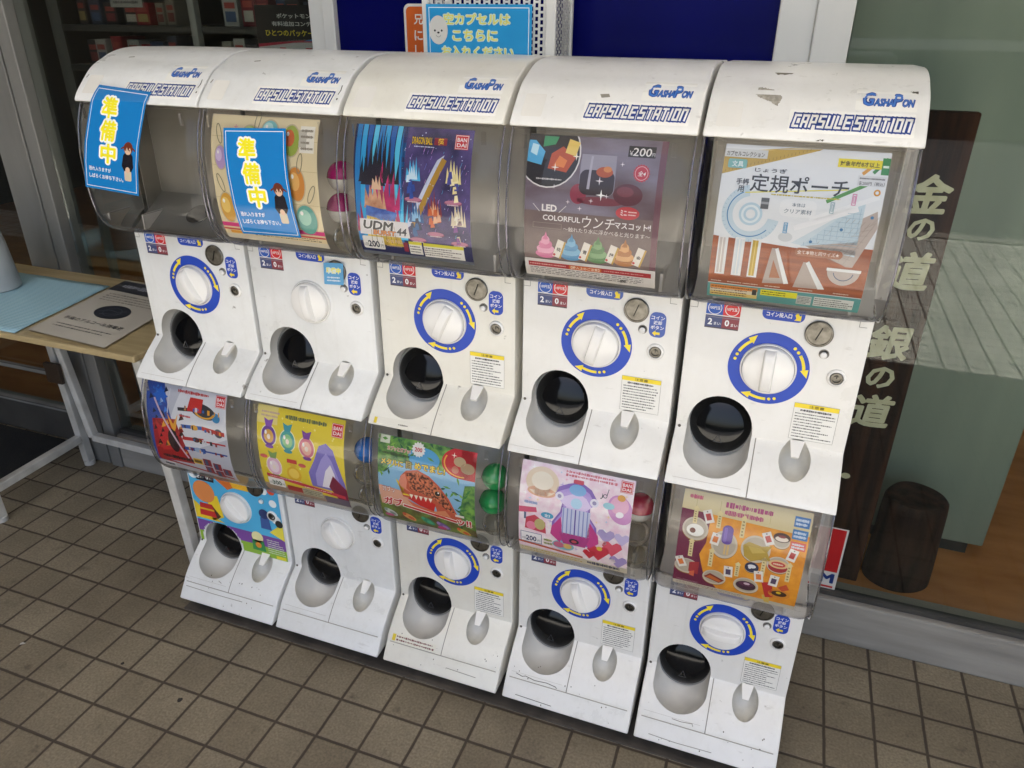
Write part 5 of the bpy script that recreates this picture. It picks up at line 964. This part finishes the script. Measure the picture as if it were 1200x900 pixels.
# capsules waiting behind the windows
def half_mesh(up, mt):
    b = MB(); r = .031; pr = [(r*math.sin(R(a)), r*math.cos(R(a))*(1 if up else -1)) for a in range(0, 91, 9)]
    pr[0] = (0, pr[0][1]); b.lathe(pr+[(r*1.03, 0)] if up else pr+[(r*1.0, 0)], (0,0,0), (0,0,1), mt, 28); return b.mesh('shell_half', smooth=60)
cap_col = {'magenta':'#a81668', 'blue':'#1f6fc4', 'green':'#1f9a4f', 'red':'#b83048', 'yellow':'#c9c08a', 'white':'#cbc7bd', 'olive':'#b3ad86', 'violet':'#4a2c6a'}
WHERE = {(1,0):'beside the cream keyring card', (1,1):'beside the yellow perfume card', (2,1):'beside the jungle dinosaur card', (3,1):'beside the pink harp card', (0,1):'beside the red and blue toy card', (2,0):'beside the dark blue card', (3,0):'beside the mauve glow card', (4,0):'beside the ruler card', (4,1):'beside the sweets card'}
LIST = {(1,0):['clear','magenta','magenta'], (1,1):['clear','clear','blue'], (2,1):['clear','green','green'], (3,1):['clear','clear','red']}
M['cap_clear'] = clear('clear_capsule', '#f2efe4', '#a8a394', .14, .08, 1.3, .8)
pos_word = ['at the bottom', 'in the middle', 'at the top']
for k, cols in LIST.items():
    for i, cn in enumerate(cols):
        e = thing('capsule', '%s toy capsule %s, %s' % (cn, pos_word[i], WHERE[k]), 'capsule', (XO[k[0]]+.1185-.004*(i % 2), -.012-.006*(i % 2), (0 if k[1] else TIER)+.478+.0625*i), 'toy capsules behind the windows')
        link_mesh('shell_half', shared(('half', 1, cn), lambda: half_mesh(True, M['cap_clear'] if cn == 'clear' else mat(cap_col[cn], .2))), e); link_mesh('shell_half', shared(('half', 0, 'white' if cn in ('magenta','red') else cn), lambda: half_mesh(False, M['cap_clear'] if cn == 'clear' else mat(cap_col['white' if cn in ('magenta','red') else cn], .25))), e)

# ------------------------------------------------------------------ waste bin, signs, poster behind
def holes_mat():
    """white steel sheet with rows of punched slots (the slots are really open)"""
    mt, n, b = P('punched_white_sheet'); L = n.links
    tc = n.nodes.new('ShaderNodeTexCoord'); sp = n.nodes.new('ShaderNodeSeparateXYZ'); L.new(tc.outputs['Object'], sp.inputs[0])
    a = math_node(n, 'FRACT', math_node(n, 'DIVIDE', math_node(n, 'ADD', sp.outputs[0], sp.outputs[1]), .011)); zz = math_node(n, 'DIVIDE', sp.outputs[2], .0125)
    c = math_node(n, 'FRACT', math_node(n, 'ADD', zz, math_node(n, 'MULTIPLY', math_node(n, 'FLOOR', math_node(n, 'DIVIDE', math_node(n, 'ADD', sp.outputs[0], sp.outputs[1]), .011)), .5)))
    h = math_node(n, 'MULTIPLY', math_node(n, 'GREATER_THAN', a, .45), math_node(n, 'GREATER_THAN', c, .35))
    b.inputs['Base Color'].default_value = lin('#dcdad4'); b.inputs['Roughness'].default_value = .4
    L.new(math_node(n, 'SUBTRACT', 1.0, h), b.inputs['Alpha']); return mt
bx0, bx1, by0, by1 = -.815, -.515, .283, .415
e = thing('waste_bin', 'tall white punched metal bin for empty capsules standing behind the machines', 'bin', ((bx0+bx1)/2, .35, 0))
def rel(o, e): o.parent = e; o.matrix_parent_inverse = Matrix.Translation(-e.location); return o
hm = holes_mat()
b = MB(); b.add([(bx0+.006,by0+.008,.05),(bx1-.006,by0+.008,.05),(bx1-.006,by0+.008,1.62),(bx0+.006,by0+.008,1.62)], [(0,1,2,3)], hm); b.add([(bx1-.004,by0+.01,.05),(bx1-.004,by1,.05),(bx1-.004,by1,1.62),(bx1-.004,by0+.01,1.62)], [(0,1,2,3)], hm); b.add([(bx0+.004,by0+.01,.05),(bx0+.004,by1,.05),(bx0+.004,by1,1.62),(bx0+.004,by0+.01,1.62)], [(0,1,2,3)], hm); b.box(bx0+.01, bx1-.01, by0+.01, by1, .03, .05, M['mesh_white']); rel(b.build('punched_panel'), e)
b = MB()
for x, w_ in ((bx0, .014), (bx1-.022, .022)):
    for y in (by0, by1-.012): b.box(x, x+w_, y, y+.012, 0, 1.625, M['mesh_white'])
for z in (.03, 1.612): b.box(bx0+.014, bx1-.022, by0+.001, by0+.011, z, z+.012, M['mesh_white'])
rel(b.build('frame', bevel=.002), e)
p = Print(); bw = mat('#1e96d2', .35); wh = mat('#e6eef0', .35); ye = mat('#e6de6a', .35); gn = mat('#d7e8c4', .35)
x0, x1 = -.803, -.564; p.rect(x0, 1.31, x1, 1.5535, bw, 0); p.frame(x0+.006, 1.318, x1-.006, 1.548, .0016, wh, 1)
for t, xa, xb, z in (('空カプセルは', -.762, -.612, 1.5155), ('こちらに', -.742, -.640, 1.484), ('お入れください', -.768, -.604, 1.452)): p.otext(t, (xa+xb)/2, z, .021, ye, mat('#cfe6d8', .35), 1, .10, .02, al='C', width=xb-xa)
p.disc(-.775, 1.504, .022, mat('#d9d6cf', .35), 4, ry=.028); p.disc(-.783, 1.503, .0022, '#2a2a2c', 5); p.disc(-.767, 1.503, .0022, '#2a2a2c', 5); p.disc(-.775, 1.499, .003, '#2a2a2c', 5, ry=.002); p.ring(-.775, 1.496, .005, .006, '#8a8680', 5, 200, 340, 12)
rel(link_mesh('sign_board', p.mesh('sign_board', front(by0-.004), .0003)), e)
p = Print(); og = mat('#d9641e', .4); p.rrect(-.934, 1.25, -.80, 1.556, .014, mat('#e2dfd8', .4), 0); p.rrect(-.928, 1.255, -.806, 1.550, .011, og, 1)
for t, z in (('兄', 1.512), ('に', 1.478), ('し', 1.446)): p.text(t, -.908, z, .022, mat('#ece9e2', .4), 2, .02)
tag(link_mesh('orange_sign', p.mesh('orange_sign', front(.428), .0005)), 'orange sign with white border peeking out left of the white bin', 'sign')
p = Print(); px0, px1, pz0, pz1 = -1.412, -1.06, 1.30, 1.553; p.rect(px0, pz0, px1, pz1, '#121113', 0); p.poly([(px0,1.452), (-1.30,1.464), (px1,1.470), (px1,1.474), (-1.28,1.4695), (px0,1.460)], '#a8203a', 1); p.poly([(-1.27,1.468), (px1,1.4705), (px1,1.476), (-1.24,1.474)], '#2f6fb0', 2); p.poly([(px0,pz0), (px1,pz0), (px1,1.470), (-1.30,1.464), (px0,1.452)], '#b9b4b0', 1)
p.text('ポケットモンスター ソード', -1.345, 1.5215, .0115, '#c9c6c2', 2, .02, width=.215); p.text('有料追加コンテンツ エキスパンション', -1.362, 1.503, .0115, '#c9c6c2', 2, .02, width=.30); p.text('ひとつのパッケージに', -1.385, 1.479, .0155, '#d9c22c', 2, .02, width=.185); p.rect(-1.345, 1.440, -1.326, 1.452, '#b82c34', 2); p.rect(-1.265, 1.440, -1.245, 1.452, '#b82c34', 2); p.micro(-1.32, 1.441, -1.275, 1.448, 1, '#4a4644', 2, 3, .8)
tag(link_mesh('poster', p.mesh('poster', front(.502), .0004)), 'black and white poster with yellow lettering inside the glass, left of the white pillar', 'poster')
# shelves with boxed goods inside
e = thing('display_shelf', 'dark display shelf of boxed goods inside the glass behind the left machines', 'shelf', (-1.75, .80, .12)); dk = mat('#3a3734', .5)
b = MB()
for z in (.5, .9, 1.20, 1.36, 1.478, 1.64): b.box(-2.3, -1.13, .66, .96, z, z+.018, dk)
rel(b.build('shelf_board'), e); b = MB()
for x in (-2.3, -1.75, -1.15): b.box(x, x+.022, .64, .662, .12, 2.2, mat('#8f8d89', .4))
rel(b.build('upright'), e)
b = MB(); b.box(-2.3, -1.12, .965, .98, .12, 2.2, dk); rel(b.build('back_panel'), e)
rr = random.Random(11)
names = ['#7c1c24', '#343a48', '#8f8c86', '#4a2a28', '#22324c', '#7c776c', '#5e1620', '#262528', '#3a3336']
i = 0
for z in (1.379, 1.497):
    x = -2.22
    while x < -1.22:
        w_ = rr.uniform(.028, .055); hh = rr.uniform(.055, .088); h = rr.choice(names); b = MB(); y0 = rr.uniform(.675, .71)
        if not -1.80 < x+w_ or not x < -1.71:
            b.box(x, x+w_, y0, y0+.10, z, z+hh, mat(h, .45)); b.box(x+w_*.15, x+w_*.85, y0-.0015, y0-.0005, z+hh*.15, z+hh*.5, mat(rr.choice(('#9a958c','#6a2a2c','#3c4a66','#8a7a4c')), .45)); b.box(x+w_*.15, x+w_*.85, y0-.0015, y0-.0005, z+hh*.6, z+hh*.8, mat('#8a3a34', .45))
            o = b.build('goods_box'); tag(o, 'boxed goods standing in the row on the dark display shelf inside the glass', 'box', 'boxed goods on the dark shelf')
        x += w_+rr.uniform(.004, .022)
p = Print(); p.rect(-1.915, 1.545, -1.80, 1.62, '#8f8d88', 0); p.micro(-1.905, 1.55, -1.81, 1.612, 4, '#3a3a3c', 1, 6, .5)
tag(link_mesh('shelf_notice', p.mesh('shelf_notice', front(.52), .0004)), 'grey paper notice inside the dark glass above the left machines', 'notice')

# ------------------------------------------------------------------ right hand window: plank, log, cabinet
e = thing('plank_sign', 'tall dark wooden plank with gold brush characters inside the right window', 'sign', (.27, .55, .12))
b = MB(); b.box(.205, .334, .535, .565, .1205, 1.36, M['plank']); rel(b.build('board', bevel=.004), e)
p = Print()
for t, x, z, h in (('金',.270,1.146,.086), ('の',.273,1.086,.050), ('道',.269,.968,.092), ('銀',.266,.790,.090), ('の',.265,.714,.058), ('道',.263,.604,.092)): p.text(t, x, z, h, M['gold'], 1, .040, al='C', slant=.14, rot=.05)
p.disc(.243, .452, .012, M['gold'], 1, ry=.009, n=9)
rel(link_mesh('lettering', p.mesh('lettering', front(.5345), .0006)), e)
def ring_pts(cx, cy, r, z, n, seed, amp):
    q = random.Random(seed); ph = [q.uniform(0, 6.28) for _ in range(4)]
    return [(cx+(r*(1+amp*sum(math.sin(k*t+ph[k-1])/k for k in (1,2,3,4))))*math.cos(t), cy+(r*(1+amp*sum(math.sin(k*t+ph[k-1])/k for k in (1,2,3,4))))*math.sin(t), z) for t in [2*math.pi*j/n for j in range(n)]]
b = MB(); n = 40; lv = [(.084,.1205), (.083,.18), (.080,.27), (.078,.35), (.076,.378), (.070,.386)]; vs = []
for r_, z in lv: vs += ring_pts(.43, .61, r_, z, n, 4, .075)
b.add(vs, [(i*n+k, i*n+(k+1) % n, (i+1)*n+(k+1) % n, (i+1)*n+k) for i in range(len(lv)-1) for k in range(n)]+[tuple((len(lv)-1)*n+k for k in range(n)), tuple(range(n-1,-1,-1))], M['stump'])
tag(b.build('log_stool', smooth=40), 'short dark log standing on the brown floor inside the right window', 'log')
e = thing('cabinet', 'tall grey green cabinet standing inside the right window behind the plank and log', 'cabinet', (.38, .84, .12))
b = MB(); b.box(.06, .672, .765, 1.15, .165, 2.1, M['green']); rel(b.build('cabinet_body', bevel=.006), e)
b = MB(); b.box(.08, .640, .785, 1.13, .1205, .163, mat('#2a2d2a', .6)); rel(b.build('plinth'), e)
p = Print(); p.rect(.150, .147, .269, .351, '#c9c5be', 0); p.rect(.155, .2105, .2645, .3475, '#b01218', 1); p.text('M', .225, .1725, .032, '#12306e', 1, .06, width=.036); p.text('N', .175, .1725, .032, '#12306e', 1, .06, width=.036) if False else None; p.rect(.155, .158, .2625, .164, '#b01218', 1)
tag(link_mesh('window_sticker', p.mesh('window_sticker', front(.4355), .0003)), 'red and white sticker with a blue letter M low on the right window', 'sticker')

# ------------------------------------------------------------------ table at the left
TZ = .765
e = thing('folding_table', 'folding table with wooden top and white tube legs left of the machines', 'table', (-1.95, .18, 0))
b = MB(); b.box(-2.56, -1.478, -.062, .403, TZ-.018, TZ, M['wood']); rel(b.build('tabletop', bevel=.004), e)
def leg(parts, name='leg'):
    b = MB()
    for a, c, wx, wy in parts: b.bar(a, c, wx, wy, M['leg'])
    return rel(b.build(name, bevel=.003), e)
leg([((-2.333,.385,.012), (-2.372,.385,.746), .030, .030)]); leg([((-2.318,.010,.012), (-2.345,.010,.746), .030, .030)])
leg([((-1.506,.020,.012), (-1.552,.020,.746), .030, .030)]); leg([((-1.500,.372,.012), (-1.530,.372,.746), .030, .030)])
leg([((-2.325,.03,.115), (-2.335,.368,.115), .028, .028)], 'side_rail'); leg([((-1.510,.04,.115), (-1.503,.355,.115), .028, .028)], 'side_rail')
leg([((-2.243,.360,.150), (-2.325,.360,.746), .026, .026)], 'brace'); leg([((-2.240,.360,.150), (-1.53,.360,.140), .026, .026)], 'rear_rail')
b = MB(); b.box(-2.352, -2.285, .328, .3425, .365, .44, mat('#3a2d22', .5)); rel(b.build('hinge_plate', bevel=.002), e)
for x, y in ((-2.333,.385), (-2.318,.010), (-1.506,.020), (-1.500,.372)):
    b = MB(); b.lathe([(.019,0), (.0195,.004), (.0195,.016), (.016,.018)], (x, y, 0), (0,0,1), mat('#c4c0b8', .5), 20); rel(b.build('foot_cap', smooth=40), e)
b = MB(); n = 14; x0, x1, y0, y1 = -2.55, -1.885, -.056, .325; vs = []; rr = random.Random(3)
for i in range(n+1):
    for j in range(n+1):
        x = x0+(x1-.065*j/n-x0)*i/n; y = y0+(y1-y0)*j/n; vs.append((x, y, TZ+.0015+.0012*(1+math.sin(i*1.3+j*.7))*.5))
b.add(vs, [(i*(n+1)+j, (i+1)*(n+1)+j, (i+1)*(n+1)+j+1, i*(n+1)+j+1) for i in range(n) for j in range(n)], M['cloth'])
o = b.build('table_cloth', smooth=60); sm = o.modifiers.new('s', 'SOLIDIFY'); sm.thickness = .0012; sm.offset = 1
tag(o, 'light blue woven cloth lying on the wooden table', 'cloth')
p = Print(); p.rect(0, 0, .290, .445, M['paper'], 0); k = '#2b2a2c'
p.rect(.0, .352, .30-.012, .440, '#2e2f36', 1); p.micro(.03, .375, .27, .42, 1, '#8d8f98', 2, 3, .7); p.micro(.03, .268, .28, .335, 4, '#5a544e', 1, 4, .4)
p.disc(.145, .205, .062, '#20232c', 1, ry=.050); p.line([(.10,.195), (.13,.215), (.16,.21), (.185,.225)], .003, '#5a606c', 2); p.line([(.115,.18), (.15,.19), (.18,.205)], .003, '#5a606c', 2); p.ring(.145,.205,.028,.031,'#4a505c',2)
p.text('手指のアルコール消毒液', .145, .108, .022, k, 1, .02, al='C', width=.225); p.micro(.04, .052, .25, .084, 2, '#4a4644', 1, 6, .42)
e2 = link_mesh('laminated_notice', p.mesh('laminated_notice', flat_top(TZ+.0050), .0004, T=lambda u, v: (-1.868+u*.994-v*.17, -.030+v*.93-u*.075))); tag(e2, 'white laminated notice with a black oval lying on the wooden table', 'notice')
b = MB(); b.lathe([(.0, .0), (.070,0), (.074,.004), (.072,.03), (.062,.14), (.054,.185), (.050,.196), (.044,.200), (.0,.200)], (-2.262,.185,TZ+.0035), (0,0,1), noisy('grey_plastic_tub', '#a9adae', '#babdbe', 5, .35), 40)
o = b.build('plastic_tub', smooth=40); tag(o, 'pale grey tapered plastic tub standing on the blue cloth', 'tub')
b = MB(); b.box(-3.6, -2.475, -.55, .472, .004, .012, M['mat']); tag(b.build('door_mat', bevel=.003), 'black door mat on the tiles at the shop entrance', 'mat')
b = MB(); b.add([(-1.772,-.372,.0006),(-1.757,-.366,.0006),(-1.755,-.371,.004),(-1.769,-.377,.0006),(-1.764,-.369,.005)], [(0,1,4),(1,2,4),(2,3,4),(3,0,4),(0,3,2,1)], mat('#b9b4ab', .7))
tag(b.build('paper_scrap'), 'tiny crumpled white paper scrap on the brown tiles', 'litter')
rr = random.Random(21)
for k in range(9):
    x, y = rr.uniform(-1.6, .6), rr.uniform(-.75, -.2); r_ = rr.uniform(.004, .009); b = MB()
    b.add([(x+r_*rr.uniform(.7,1.2)*math.cos(t*.7), y+r_*rr.uniform(.7,1.2)*math.sin(t*.7), .0006) for t in range(9)]+[(x, y, .0016)], [(t, (t+1) % 9, 9) for t in range(9)], mat('#2a2622', .8))
    tag(b.build('gum_spot'), 'dark flattened gum spot on the brown tiles', 'gum', 'gum spots on the tiles')
